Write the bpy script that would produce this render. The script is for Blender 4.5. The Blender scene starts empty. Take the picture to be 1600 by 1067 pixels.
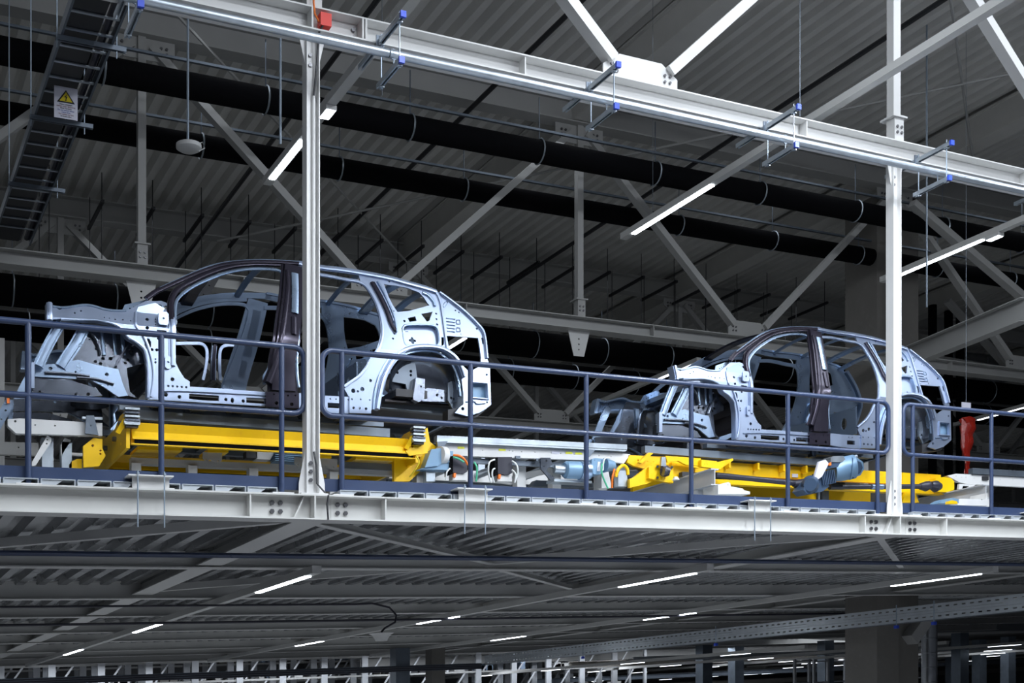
import bpy, bmesh, math, random
from math import sin, cos, pi, sqrt, radians
from mathutils import Vector
from mathutils.geometry import tessellate_polygon

random.seed(7)
SC = bpy.context.scene
C = SC.collection
# ------------------------------------------------------------------ camera
F = 1969.0                       # focal length in pixels of the 1600 px wide frame
YAW = math.atan2(.4758, .8796)
K = .0551                        # shear of the level hall, added to fit the view's perspective (rise per metre)
cam = bpy.data.cameras.new('camera'); co = bpy.data.objects.new('camera', cam); C.objects.link(co)
cam.sensor_width = 36; cam.lens = 36*F/1600; cam.shift_y = (1142-533.5)/1600
cam.clip_end = 400
co.location = (0, 0, 0); co.rotation_euler = (pi/2, 0, -YAW)
SC.camera = co
# ------------------------------------------------------------------ world and exposure
w = bpy.data.worlds.new('hall_air'); SC.world = w; w.use_nodes = True
w.node_tree.nodes['Background'].inputs[0].default_value = (.50, .56, .68, 1)
w.node_tree.nodes['Background'].inputs[1].default_value = .062
SC.view_settings.view_transform = 'Standard'; SC.view_settings.look = 'None'
SC.view_settings.exposure = .15; SC.view_settings.gamma = 1
SC.view_settings.use_curve_mapping = False

def area(loc, sx, sy, power, col=(.86, .92, 1), rot=(0, 0, 0)):  # area light, serves the lamp rows and added fill alike
    l = bpy.data.lights.new('hall_area_light', 'AREA'); l.shape = 'RECTANGLE'; l.size = sx; l.size_y = sy
    l.energy = power; l.color = col
    o = bpy.data.objects.new('hall_area_light', l); C.objects.link(o)
    o.location = (loc[0], loc[1], loc[2]+K*loc[0]); o.rotation_euler = rot
    return o
# the luminaire rows of the hall that hang nearer than the frame shows (real rows at u = -.4, 4.4, 9.2, 13.9)
for u_, e_ in ((-.4, 70), (4.37, 190), (9.2, 430), (13.9, 190)):
    for v_ in (2.2, 4.6, 7.0):
        area((u_, v_, 5.96), .12, 1.5, e_)
area((6.5, 3.0, 8.6), 9, .5, 260, rot=(radians(38), 0, 0))      # unseen frontal fill light added over the aisle
area((6.8, 8.0, 7.3), .8, .8, 48, rot=(radians(30), 0, 0))  # light added above the frame to whiten the truss diagonals
area((12, 7.8, 8.3), 8, .4, 200, rot=(radians(10), 0, 0))
for u_ in (5, 14):
    area((u_, 22, -1.2), 9, 16, 95, rot=(pi, 0, 0))                   # upward light added in place of bounce off the lower hall floor

# ------------------------------------------------------------------ picking points on real planes
G = lambda t: (.4758+.8796*t)/(.8796-.4758*t)
def U(px, v): return G((px-800)/F)*v
def at(px, py, v):
    u = U(px, v); d = .4758*u+.8796*v
    return u, (1142-py)/F*d-K*u
def atw(px, py, w):
    "point at height w seen at px,py"
    t = (px-800)/F; g = G(t); a = (1142-py)/F*(.4758*g+.8796)
    v = w/(a-K*g); return g*v, v

# ------------------------------------------------------------------ materials
def mat(name, col, rough=.5, metal=0., var=.12, scale=3., bump=0., emit=None, strength=0, coat=0., wear=None):
    m = bpy.data.materials.new(name); m.use_nodes = True; n = m.node_tree; N = n.nodes; L = n.links
    b = N['Principled BSDF']
    b.inputs['Metallic'].default_value = metal; b.inputs['Specular IOR Level'].default_value = .1 if 'insulation' in name else .5; b.inputs['Coat Weight'].default_value = coat
    tc = N.new('ShaderNodeTexCoord'); no = N.new('ShaderNodeTexNoise'); no.inputs['Scale'].default_value = scale
    no.inputs['Detail'].default_value = 5
    L.new(tc.outputs['Object'], no.inputs['Vector'])
    mx = N.new('ShaderNodeMix'); mx.data_type = 'RGBA'
    mx.inputs[6].default_value = (*[c*(1-var) for c in col], 1); mx.inputs[7].default_value = (*[min(1, c*(1+var)) for c in col], 1)
    L.new(no.outputs['Fac'], mx.inputs[0]); last = mx.outputs[2]
    if wear:
        n2 = N.new('ShaderNodeTexNoise'); n2.inputs['Scale'].default_value = scale*4; n2.inputs['Detail'].default_value = 8
        L.new(tc.outputs['Object'], n2.inputs['Vector'])
        r = N.new('ShaderNodeValToRGB'); r.color_ramp.elements[0].position = .58; r.color_ramp.elements[1].position = .72
        L.new(n2.outputs['Fac'], r.inputs[0])
        m2 = N.new('ShaderNodeMix'); m2.data_type = 'RGBA'; m2.inputs[7].default_value = (*wear, 1)
        L.new(r.outputs[0], m2.inputs[0]); L.new(last, m2.inputs[6]); last = m2.outputs[2]
    L.new(last, b.inputs['Base Color'])
    mr = N.new('ShaderNodeMapRange'); mr.inputs[3].default_value = max(.05, rough-.1); mr.inputs[4].default_value = min(1, rough+.1)
    L.new(no.outputs['Fac'], mr.inputs[0]); L.new(mr.outputs[0], b.inputs['Roughness'])
    if bump:
        bp = N.new('ShaderNodeBump'); bp.inputs['Strength'].default_value = bump; bp.inputs['Distance'].default_value = .01
        n3 = N.new('ShaderNodeTexNoise'); n3.inputs['Scale'].default_value = scale*6; L.new(tc.outputs['Object'], n3.inputs['Vector'])
        L.new(n3.outputs['Fac'], bp.inputs['Height']); L.new(bp.outputs[0], b.inputs['Normal'])
    if emit:
        b.inputs['Emission Color'].default_value = (*emit, 1); b.inputs['Emission Strength'].default_value = strength
    return m
M = {}
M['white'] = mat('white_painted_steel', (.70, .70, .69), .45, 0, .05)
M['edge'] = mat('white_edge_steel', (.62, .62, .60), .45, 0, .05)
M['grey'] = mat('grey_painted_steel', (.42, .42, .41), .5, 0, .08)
M['roofbeam'] = mat('roof_steel', (.62, .61, .58), .5, 0, .1)
M['roof'] = mat('roof_sheet', (.74, .73, .70), .5, 0, .15, 1.5)
M['deckus'] = mat('galvanised_deck', (.26, .27, .28), .28, .7, .45, 2.0)
M['galv'] = mat('galvanised_steel', (.50, .56, .62), .36, .8, .25, 9)
M['dgalv'] = mat('dark_galvanised_steel', (.16, .19, .23), .4, .6, .25, 5)
M['navy'] = mat('navy_paint', (.036, .056, .118), .32, 0, .1, 4, coat=.15)
M['yellow'] = mat('yellow_paint', (.98, .59, .004), .36, 0, .03, 5, wear=(.92, .52, .01))
M['black'] = mat('black_insulation', (.003, .003, .004), .9, 0, .2, 6, bump=.3)
M['dark'] = mat('dark_steel', (.035, .036, .04), .5, .3, .2)
M['alu'] = mat('pressed_aluminium', (.38, .455, .61), .33, .80, .04, 5)
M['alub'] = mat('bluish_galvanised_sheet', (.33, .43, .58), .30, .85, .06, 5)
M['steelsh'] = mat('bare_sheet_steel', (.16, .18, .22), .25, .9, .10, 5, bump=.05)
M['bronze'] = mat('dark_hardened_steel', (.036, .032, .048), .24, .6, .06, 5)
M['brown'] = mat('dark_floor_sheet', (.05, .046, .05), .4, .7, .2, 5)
M['conc'] = mat('concrete', (.20, .19, .175), .85, 0, .15, 2.5, bump=.4, wear=(.22, .21, .2))
M['motor'] = mat('blue_grey_motor_paint', (.20, .34, .50), .4, .1, .1)
M['motord'] = mat('dark_blue_motor_paint', (.06, .10, .17), .35, .2, .1)
M['plastic'] = mat('black_plastic', (.03, .03, .045), .35, 0, .1)
M['cable'] = mat('white_cable', (.75, .77, .76), .5)
M['orange'] = mat('orange_cable', (.95, .20, .02), .5)
M['green'] = mat('green_cable', (.08, .5, .28), .5)
M['red'] = mat('red_plastic', (.80, .03, .015), .35)
M['redfilm'] = mat('red_plastic_film', (.20, .008, .003), .25, 0, .4, 8, bump=.6)
M['blue'] = mat('blue_plastic_cap', (.03, .08, .60), .4)
M['sticker'] = mat('yellow_sticker', (.85, .85, .06), .5)
M['paper'] = mat('white_paper', (.70, .70, .80), .6)
M['ink'] = mat('black_print', (.02, .02, .03), .6)
M['inkb'] = mat('blue_print', (.05, .10, .40), .6)
M['inkr'] = mat('dark_red_print', (.25, .08, .12), .6)
M['signy'] = mat('warning_yellow', (.75, .60, .02), .5)
M['duct'] = mat('spiral_duct_sheet', (.45, .47, .50), .3, .85, .15, 4)
M['rod'] = mat('threaded_rod', (.35, .42, .50), .4, .6)
M['rackm'] = mat('rack_steel', (.55, .57, .60), .45, .1)
M['led'] = mat('led_diffuser', (.9, .95, 1), .5, emit=(.84, .92, 1), strength=11)
M['ledfar'] = mat('distant_led_diffuser', (.9, .95, 1), .5, emit=(.86, .93, 1), strength=4)
M['wallm'] = mat('far_wall_panel', (.16, .165, .17), .7)
M['bolt'] = mat('zinc_bolt', (.16, .16, .17), .35, .8)
M['tan'] = mat('seam_sealer', (.42, .38, .28), .6)
M['skidm'] = mat('zinc_grey_skid', (.20, .24, .29), .4, .4, .25, 6)
M['galvl'] = mat('bright_galvanised', (.52, .56, .60), .35, .35, .2, 6)
M['floor'] = mat('hall_floor', (.20, .20, .21), .5)

# ------------------------------------------------------------------ mesh builder
class MB:
    def __init__(s): s.v = []; s.f = []; s.smooth = False
    def add(s, vs, fs):
        n = len(s.v); s.v += [tuple(p) for p in vs]; s.f += [tuple(i+n for i in f) for f in fs]; return s
    def box(s, x0, x1, y0, y1, z0, z1):
        return s.add([(x0,y0,z0),(x1,y0,z0),(x1,y1,z0),(x0,y1,z0),(x0,y0,z1),(x1,y0,z1),(x1,y1,z1),(x0,y1,z1)],
                     [(0,3,2,1),(4,5,6,7),(0,1,5,4),(1,2,6,5),(2,3,7,6),(3,0,4,7)])
    def cbox(s, c, d): return s.box(c[0]-d[0]/2, c[0]+d[0]/2, c[1]-d[1]/2, c[1]+d[1]/2, c[2]-d[2]/2, c[2]+d[2]/2)
    def frame(s, p, q, up=(0,0,1)):
        a = (Vector(q)-Vector(p)).normalized(); u = Vector(up)
        if abs(a.dot(u)) > .98: u = Vector((0,1,0))
        r = a.cross(u).normalized(); return a, r, r.cross(a).normalized()
    def bar(s, p, q, w, h, up=(0,0,1)):
        a, r, t = s.frame(p, q, up); p = Vector(p); q = Vector(q); P = []
        for c in (p, q):
            for i, j in ((-1,-1),(1,-1),(1,1),(-1,1)): P.append(c+r*(i*w/2)+t*(j*h/2))
        return s.add(P, [(0,1,2,3),(7,6,5,4),(0,4,5,1),(1,5,6,2),(2,6,7,3),(3,7,4,0)])
    def prof(s, p, q, pr, up=(0,0,1)):
        "extrude closed 2D profile (right, up) from p to q"
        a, r, t = s.frame(p, q, up); n = len(pr); P = []
        for c in (Vector(p), Vector(q)):
            for x, y in pr: P.append(c+r*x+t*y)
        f = [(i, (i+1)%n, n+(i+1)%n, n+i) for i in range(n)]
        tri = tessellate_polygon([[Vector((x, y, 0)) for x, y in pr]])
        f += [tuple(t_) for t_ in tri]+[tuple(n+i for i in reversed(t_)) for t_ in tri]
        return s.add(P, f)
    def ibeam(s, p, q, w, h, tf=.012, tw=.008, up=(0,0,1)):
        a, b = w/2, h/2
        return s.prof(p, q, [(-a,-b),(a,-b),(a,-b+tf),(tw/2,-b+tf),(tw/2,b-tf),(a,b-tf),(a,b),(-a,b),(-a,b-tf),(-tw/2,b-tf),(-tw/2,-b+tf),(-a,-b+tf)], up)
    def chan(s, p, q, w, h, t=.01, up=(0,0,1)):
        a, b = w/2, h/2
        return s.prof(p, q, [(-a,-b),(a,-b),(a,-b+t),(-a+t,-b+t),(-a+t,b-t),(a,b-t),(a,b),(-a,b)], up)
    def tube(s, pts, r, n=10, closed=False):
        pts = [Vector(p) for p in pts]; m = len(pts); P = []; rr = r if isinstance(r, (list, tuple)) else [r]*m
        ref = None
        for i, p in enumerate(pts):
            if closed: d = pts[(i+1)%m]-pts[i-1]
            else: d = pts[min(i+1,m-1)]-pts[max(i-1,0)]
            d.normalize()
            if ref is None:
                ref = Vector((0,0,1)) if abs(d.z) < .9 else Vector((0,1,0))
            x = d.cross(ref).normalized(); y = x.cross(d).normalized(); ref = y
            for k in range(n):
                a = 2*pi*k/n; P.append(p+x*(cos(a)*rr[i])+y*(sin(a)*rr[i]))
        f = []
        for i in range(m if closed else m-1):
            j = (i+1)%m
            for k in range(n): f.append((i*n+k, i*n+(k+1)%n, j*n+(k+1)%n, j*n+k))
        if not closed: f += [tuple(range(n-1,-1,-1)), tuple((m-1)*n+k for k in range(n))]
        s.smooth = True
        return s.add(P, f)
    def poly(s, outer, holes, thick, plane='xz', off=0., cuts=None, bend=None):
        "extruded 2D outline with holes; plane xz: thickness along y"
        loops = [outer]+list(holes)
        flat = [p for l in loops for p in l]
        tr = tessellate_polygon([[Vector((x, y, 0)) for x, y in l] for l in loops])
        bm = bmesh.new(); V = [bm.verts.new((x, 0, y)) for x, y in flat]
        for t in tr:
            try: bm.faces.new([V[i] for i in t])
            except ValueError: pass
        if cuts:
            for z in cuts:
                bmesh.ops.bisect_plane(bm, geom=bm.verts[:]+bm.edges[:]+bm.faces[:], dist=1e-6, plane_co=(0,0,z), plane_no=(0,0,1))
        bmesh.ops.recalc_face_normals(bm, faces=bm.faces[:])
        fs = bm.faces[:]
        if fs and sum(f.normal.y for f in fs) > 0: bmesh.ops.reverse_faces(bm, faces=fs)
        r = bmesh.ops.extrude_face_region(bm, geom=bm.faces[:])
        # extruded copy is moved back
        for g in r['geom']:
            if isinstance(g, bmesh.types.BMVert): g.co.y += thick
        bmesh.ops.recalc_face_normals(bm, faces=bm.faces[:])
        bm.verts.ensure_lookup_table(); bm.verts.index_update()
        P = []
        for v in bm.verts:
            x, y, z = v.co
            y += off+(bend(x, z) if bend else 0)
            P.append({'xz': (x, y, z), 'yz': (y, x, z), 'xy': (x, z, y)}[plane])
        fsx = [tuple(v.index for v in f.verts) for f in bm.faces]
        bm.free()
        return s.add(P, fsx)
    def bolts(s, pts, r=.012, t=.012, ax=1):
        for p in pts:
            q = list(p); q[ax] -= t
            s.tube([p, q], r, 6)
        return s
    def mirror_y(s, W):
        m = MB(); m.v = [(x, W-y, z) for x, y, z in s.v]; m.f = [tuple(reversed(f)) for f in s.f]; m.smooth = s.smooth; return m
    def build(s, name, m, parent=None, loc=(0,0,0), **kw):
        me = bpy.data.meshes.new(name)
        me.from_pydata([(x, y, z+K*x) for x, y, z in s.v], [], s.f)
        me.materials.append(M[m] if isinstance(m, str) else m)
        me.validate()
        bm = bmesh.new(); bm.from_mesh(me); bmesh.ops.recalc_face_normals(bm, faces=bm.faces[:]); bm.to_mesh(me); bm.free()
        if s.smooth or kw.get('smooth'):
            me.shade_smooth()
            try: me.set_sharp_from_angle(angle=radians(38))
            except Exception: pass
        o = bpy.data.objects.new(name, me); C.objects.link(o)
        o.location = (loc[0], loc[1], loc[2]+(0 if parent else K*loc[0]))
        if parent: o.parent = parent
        tagp(o, **kw); return o
def tagp(o, label=None, cat=None, group=None, kind=None, smooth=None):
    if label: o['label'] = label
    if cat: o['category'] = cat
    if group: o['group'] = group
    if kind: o['kind'] = kind
def thing(name, loc, label, cat, group=None):
    o = bpy.data.objects.new(name, None); C.objects.link(o); o.location = (loc[0], loc[1], loc[2]+K*loc[0])
    o.empty_display_size = .1
    tagp(o, label, cat, group); return o
def ploc(p): return (p[0], p[1], p[2]+K*p[0])
def copy_tree(o, parent=None, loc=None):
    c = o.copy(); C.objects.link(c)
    if parent: c.parent = parent
    if loc: c.location = ploc(loc)
    for ch in list(o.children): copy_tree(ch, c)
    return c
def rel(p, o): return (p[0]-o[0], p[1]-o[1], p[2]-o[2])
def circ(x, y, r, n=8, ry=None): return [(x+r*cos(2*pi*i/n+.3), y+(ry or r)*sin(2*pi*i/n+.3)) for i in range(n)]
def smoothpts(P, n=4):
    out = []
    for i in range(len(P)-1):
        p0 = P[max(i-1,0)]; p1 = P[i]; p2 = P[i+1]; p3 = P[min(i+2,len(P)-1)]
        for k in range(n):
            t = k/n
            out.append(tuple(.5*((2*b)+(c-a)*t+(2*a-5*b+4*c-d)*t*t+(3*b-a-3*c+d)*t**3) for a, b, c, d in zip(p0, p1, p2, p3)))
    out.append(tuple(P[-1])); return out
SIDE = {'a': 'nearest', }

U0, DU = 3.47, 6.5               # column grid
V0 = 9.88                        # line of the deck edge
GRID = [U0+DU*i for i in range(-2, 8)]
# ================================================================== SETTING: roof
def corrugated(u0, u1, v0, v1, z, pitch, depth, name, m, gap=.35):
    b = MB(); n = int((u1-u0)/pitch); P = []
    for i in range(n):
        x = u0+i*pitch
        for dx, dz in ((0, 0), (pitch*(.5-gap*.5), 0), (pitch*(.5-gap*.5)+depth*.45, depth), (pitch*(.5+gap*.5)-0*depth, depth), (pitch*(.5+gap*.5)+depth*.45, 0)):
            P.append((x+dx, z+dz))
    vs = [(x, v0, zz) for x, zz in P]+[(x, v1, zz) for x, zz in P]; k = len(P)
    b.add(vs, [(i, i+1, k+i+1, k+i) for i in range(k-1)])
    return b.build(name, m, kind='structure')
corrugated(-9, 60, 3.0, 60, 9.16, .255, .12, 'ceiling', 'roof')
MB().box(-9, 60, 2.9, 60, 9.40, 9.44).build('ceiling_insulation', 'dark', kind='structure')
# concrete lower floor and far walls of the hall, all below or far behind the view
MB().box(-20, 70, -4, 75, -1.9, -1.7).build('floor', 'floor', kind='structure')
MB().box(-20, 70, 74, 74.3, -1.7, 9.4).build('wall_back', 'wallm', kind='structure')
MB().box(69, 69.3, -4, 74, -1.7, 9.4).build('wall_right', 'wallm', kind='structure')

# girders along V on the column lines
for i, u in enumerate(GRID):
    if u < 5: continue
    o = MB().ibeam((u, 4, 8.86), (u, 60, 8.86), .36, .46, .03, .26).build('roof_girder', 'roofbeam', kind='structure')
# ------------------------------------------------------------------ trusses along U
def gusset(b, u, v, z, up, s=1.):
    h = .27*s
    b.poly([(u-.42*s, z), (u+.42*s, z), (u+.42*s, z+up*h*.55), (u+.24*s, z+up*h), (u-.24*s, z+up*h), (u-.42*s, z+up*h*.55)], [], .02, off=v-.01)
BOLT = {}
def bolt4(par, u, v, z, d=.035, r=.015):
    for a, b in ((-d, -d), (d, -d), (-d, d), (d, d)):
        if r not in BOLT: o = BOLT[r] = MB().bolts([(0, 0, 0)], r, .015).build('bolt', 'bolt', par)
        else: o = BOLT[r].copy(); C.objects.link(o); o.parent = par
        o.location = ploc((u+a, v, z+b))
NAMES = {9.88: 'white roof truss over the deck edge, nearest of the row', 16.3: 'second roof truss back, behind the dark pipes',
         22.7: 'third roof truss back, seen below the second one', 29.1: 'fourth roof truss, deep in the dark hall', 35.5: 'fifth roof truss, farthest seen'}
def truss(v, u0, u1, m, mid=True):
    ch = .19; zb = 5.505; cw = .24
    org = (u0, v, zb)
    t = thing('roof_truss', org, NAMES[v], 'truss', 'roof trusses')
    L = lambda p: rel(p, org)
    MB().ibeam(L((u0, v, zb+ch/2)), L((u1, v, zb+ch/2)), cw, ch, .013, .008).build('bottom_chord', m, t)
    if v > 10: MB().ibeam(L((u0, v, 8.78)), L((u1, v, 8.78)), .26, .36, .02, .01).build('top_chord', m, t)
    zt = 8.6
    for u in GRID:
        if u < u0 or u > u1: continue
        MB().bar(L((u, v, zb+ch)), L((u, v, zt)), .10, .10, (0,1,0)).build('vertical', m, t)
        b = MB().cbox(L((u, v-.02, zb+ch+.14)), (.13, .12, .28)); b.box(*[c for c in (u-.1-u0, u+.1-u0, -.1, .1, ch+.26, ch+.28)])
        o = b.build('splice', m, t)
        bolt4(o, u-u0, -.08, ch+.13, .03, .016)
        um = u+DU/2
        if um < u1:
            b = MB(); gusset(b, um-u0, 0, ch, 1); g = b.build('gusset_plate', m, t)
            for s in (-1, 1): bolt4(g, um-u0+s*.3, -.012, ch+.13, .03, .014)
            MB().bar(L((um-.32, v, zb+ch+.2)), L((u+.12, v, zt-.1)), .10, .13, (0,1,0)).build('diagonal', m, t)
            MB().bar(L((um+.32, v, zb+ch+.2)), L((u+DU-.12, v, zt-.1)), .10, .13, (0,1,0)).build('diagonal', m, t)
        if v > 10:
            b = MB(); gusset(b, u-u0, 0, 8.6-zb, -1); g = b.build('gusset_plate', m, t)
            for s in (-1, 1): bolt4(g, u-u0+s*.28, -.012, 8.6-zb-.13, .035, .02)
            # hanging fin under the bottom chord
            MB().poly([(u-.19-u0, 0), (u+.19-u0, 0), (u+.09-u0, -.38), (u-.09-u0, -.38)], [circ(u-u0, -.12, .014), circ(u-u0, -.2, .014), circ(u-u0, -.28, .014)], .012).build('hanging_fin', 'white', t)
    k = u0+1.3
    while k < u1:
        MB().box(k-u0-.006, k-u0+.006, -.11, .11, .013, ch-.013).build('web_stiffener', m, t); k += DU/2
    return t
ft = truss(9.88, U0-DU*.9, 17, 'white')
for k_, (px_, ww) in enumerate(((566, .008), (571, .008), (487, .007))):
    x_ = U(px_, 9.78)-(U0-DU*.9)
    MB().box(x_-ww, x_+ww, -.12, .12, .013, .177).build('splice_plate', 'white', ft)
    if k_ == 0:
        for z_ in (.055, .125): MB().bolts([(x_-.045, -.006, z_)], .02, .02).build('bolt', 'bolt', ft)
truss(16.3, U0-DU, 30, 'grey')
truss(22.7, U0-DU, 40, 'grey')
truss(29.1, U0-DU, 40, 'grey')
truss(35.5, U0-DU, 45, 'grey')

# ================================================================== PLATFORM
# edge beams between the columns, each its own thing
def bolts_on(parent, pts, r=.02):
    for p in pts: MB().bolts([p], r, .016).build('bolt', 'bolt', parent)
cols = [U0, U0+DU]
segs = [(-1.5, cols[0]-.17, 'left of the left column'), (cols[0]+.17, cols[1]-.17, 'between the two columns'), (cols[1]+.17, 15.5, 'right of the right column')]
for i, (a, c_, where) in enumerate(segs):
    t = thing('edge_beam', (a, V0, 1.53), 'white steel deck edge beam '+where, 'beam', 'deck edge beams')
    MB().ibeam((0, 0, .1025), (c_-a, 0, .1025), .20, .205, .013, .009).build('girder', 'edge', t)
    st = {0: [U(386, V0)], 1: [U(596, V0), U(1342, V0)], 2: [U(1469, V0)]}[i]
    for s in st: MB().box(s-a-.006, s-a+.006, -.095, .095, .012, .193).build('stiffener', 'edge', t)
    ends = []
    if i > 0: ends.append(.09)
    if i < 2: ends.append(c_-a-.13)
    for e in ends:
        bolts_on(t, [(e-.035, -.006, .07), (e+.035, -.006, .07), (e-.035, -.006, .14), (e+.035, -.006, .14)])
# column joints in the deck edge
for i, u in enumerate(cols):
    t = thing('column_joint', (u, V0, 1.53), 'white welded beam joint under the %s deck column' % ('left', 'right')[i], 'joint', 'beam joints under the columns')
    MB().box(-.17, .17, -.10, .10, .193, .205).build('top_plate', 'edge', t)
    MB().box(-.17, .17, -.10, .10, 0, .012).build('bottom_plate', 'edge', t)
    MB().box(-.006, .006, -.10, .10, .012, .193).build('web_plate', 'edge', t)
    MB().box(-.17, .17, .0, .01, .012, .193).build('back_plate', 'edge', t)
    MB().bar((-.16, -.02, .02), (-.08, -.02, .19), .01, .08, (0,1,0)).build('gusset_rib', 'edge', t)
    if i == 0: MB().tube([(.11,-.11,.2),(.10,-.105,.12),(.11,-.105,.0)], .008, 6).build('cable', 'dark', t)
# the columns
for i, u in enumerate(cols):
    t = thing('deck_column', (u, V0, 1.735), 'white H section steel column, %s of the two on the deck edge' % ('left', 'right')[i], 'column', 'deck edge columns')
    H = 5.505-1.735; s = .056
    m = 'white'
    MB().box(-s, -s+.009, -s, s, .0, H).build('flange', m, t); MB().box(s-.009, s, -s, s, 0, H).build('flange', m, t)
    MB().box(-s+.009, s-.009, -.004, .004, .0, H).build('web', m, t)
    for k in (-1, 1):
        MB().poly([(k*s, 0), (k*(s+.055), 0), (k*(s+.055), .1), (k*s, .38)], [], .01, off=-.02).build('base_wing', m, t)
        MB().poly([(k*s, H), (k*(s+.06), H), (k*s, H-.25)], [], .01, off=-.02).build('head_wing', m, t)
    MB().box(-s-.06, s+.06, -.09, .09, 0, .012).build('base_plate', m, t)
    bolts_on(t, [(-.008, -.006, z) for z in (.13, .20, .27)], .017)
    bolts_on(t, [(-.012, -.006, z) for z in (H-.16, H-.24)], .017)
    if i == 0:
        MB().tube([(.012, -.03, .36), (.012, -.03, H-.5)], .012, 8).build('conduit', 'white', t)
        MB().tube([(.012,-.03,.36),(.03,-.04,.25),(.035,-.04,.1),(.09,-.08,.02)], .008, 6).build('cable', 'dark', t)
        MB().tube([(.012,-.03,H-.5),(.03,-.04,H-.3),(.035,-.1,H),(.06,-.13,H+.05)], .009, 6).build('cable', 'dark', t)
# red emergency box with its cable on the truss
o = (U(509, 9.75), 9.79, 5.60)
t = thing('junction_box', o, 'red junction box with an orange cable on the white beam', 'electrical box')
b = MB().box(-.047, .047, -.05, .03, -.055, .05); b.build('case', 'red', t)
MB().tube([(-.05, -.02, -.02), (-.09, -.03, .03), (-.1, -.03, .12), (-.1, -.03, .35)], .008, 6).build('cable', 'orange', t)

# deck planks: galvanised channels running away from the edge
PL = thing('deck_planking', (-1.5, V0+.1, 1.736), 'galvanised grating planks laid across the deck edge', 'decking')
me = None
for i in range(65):
    x = i*.26
    if any(abs(x-1.5+.13-c_) < .2 for c_ in cols): continue
    if me is None:
        b = MB(); b.prof((.13, -.14, .027), (.13, .9, .027), [(-.122,-.027),(-.122,.027),(.122,.027),(.122,-.027),(.116,-.027),(.116,.021),(-.116,.021),(-.116,-.027)])
        b.add([(.01,-.13,.0),(.10,-.13,.0),(.17,-.13,.05),(.01,-.13,.05),(.01,-.12,.0),(.10,-.12,.0),(.17,-.12,.05),(.01,-.12,.05)], [(0,1,2,3),(7,6,5,4),(0,4,5,1),(1,5,6,2),(2,6,7,3),(3,7,4,0)])
        me = b.build('plank', 'galvl', PL)
    else:
        o = me.copy(); C.objects.link(o); o.location = (x, 0, K*x)
# corrugated deck sheet seen from below
corrugated(-14, 34, V0+.12, 35.6, 1.66, .25, .07, 'deck_underside_sheet', 'deckus', .5)
MB().box(-14, 34, V0+.95, 35.6, 1.74, 1.765).build('deck_slab', 'grey', kind='structure')
# V-direction main floor beams
for i, u in enumerate([U0-2*DU, U0-DU, U0, U0+DU, U0+2*DU, U0+3*DU]):
    MB().ibeam((u, V0+.1, 1.62), (u, 35.5, 1.62), .26, .18, .014, .01).build('floor_beam', 'edge',
        label='main floor beam running back under the deck from the '+['far left', 'far left edge', 'left column', 'right column', 'concrete pillar', 'far right'][i], cat='beam', group='main floor beams under the deck')
# U-direction joists
v = 13.1; k = 0
lab = ['first', 'second', 'third', 'fourth', 'fifth', 'sixth', 'seventh', 'eighth']
while v < 36:
    big = k % 2 == 1
    MB().ibeam((-14, v, 1.59), (34, v, 1.59), .16, .17 if not big else .22, .012, .008).build('cross_beam', 'edge',
        label='cross beam under the deck, %s back from the edge' % lab[k], cat='beam', group='cross beams under the deck')
    v += 3.2; k += 1
for k, (p, q) in enumerate([((U0+.1, 10.2, 1.60), (U0+3.3, 13.0, 1.60)), ((U0+DU-.1, 10.2, 1.60), (U0+3.3, 13.0, 1.60)), ((U0-.1, 10.2, 1.60), (U0-3.2, 13.0, 1.60)),
            ((U0+DU+.1, 10.2, 1.60), (U0+DU+3.3, 13.0, 1.60)), ((U0+3.2, 13.2, 1.60), (U0+.2, 16.1, 1.60)), ((U0+3.3, 13.2, 1.60), (U0+DU-.2, 16.1, 1.60))]):
    MB().prof(p, q, [(-.04,-.04),(.04,-.04),(.04,-.033),(-.033,-.033),(-.033,.04),(-.04,.04)]).build('wind_brace', 'edge',
        label='angle iron wind brace under the deck '+['right of the left column', 'left of the right column', 'left of the left column', 'right of the right column', 'behind the first cross beam, left leg', 'behind the first cross beam, right leg'][k], cat='brace', group='wind braces under the deck')
# stubs on the edge beam with two hanging rods
for i, px in enumerate((231, 733, 1180, 1612)):
    u = U(px, V0)
    t = thing('beam_bracket', (u, V0, 1.735), 'white bracket on the deck edge beam with two hanging rods, %s from the left' % ('first', 'second', 'third', 'fourth')[i], 'bracket', 'brackets on the deck edge beam')
    MB().box(-.17, .17, -.12, .12, .09, .10).build('top_plate', 'white', t)
    MB().poly([(-.13, 0), (.15, 0), (.15, .09), (-.13, .09)], [], .01, off=-.06).build('web_plate', 'white', t)
    for s in (-.1, .1):
        r = MB().tube([(s, -.115, .13), (s, -.115, -.30)], .006, 6).build('rod', 'rod', t)
        MB().tube([(s, -.115, .10), (s, -.115, .115)], .013, 6).build('nut', 'rod', r)

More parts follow.
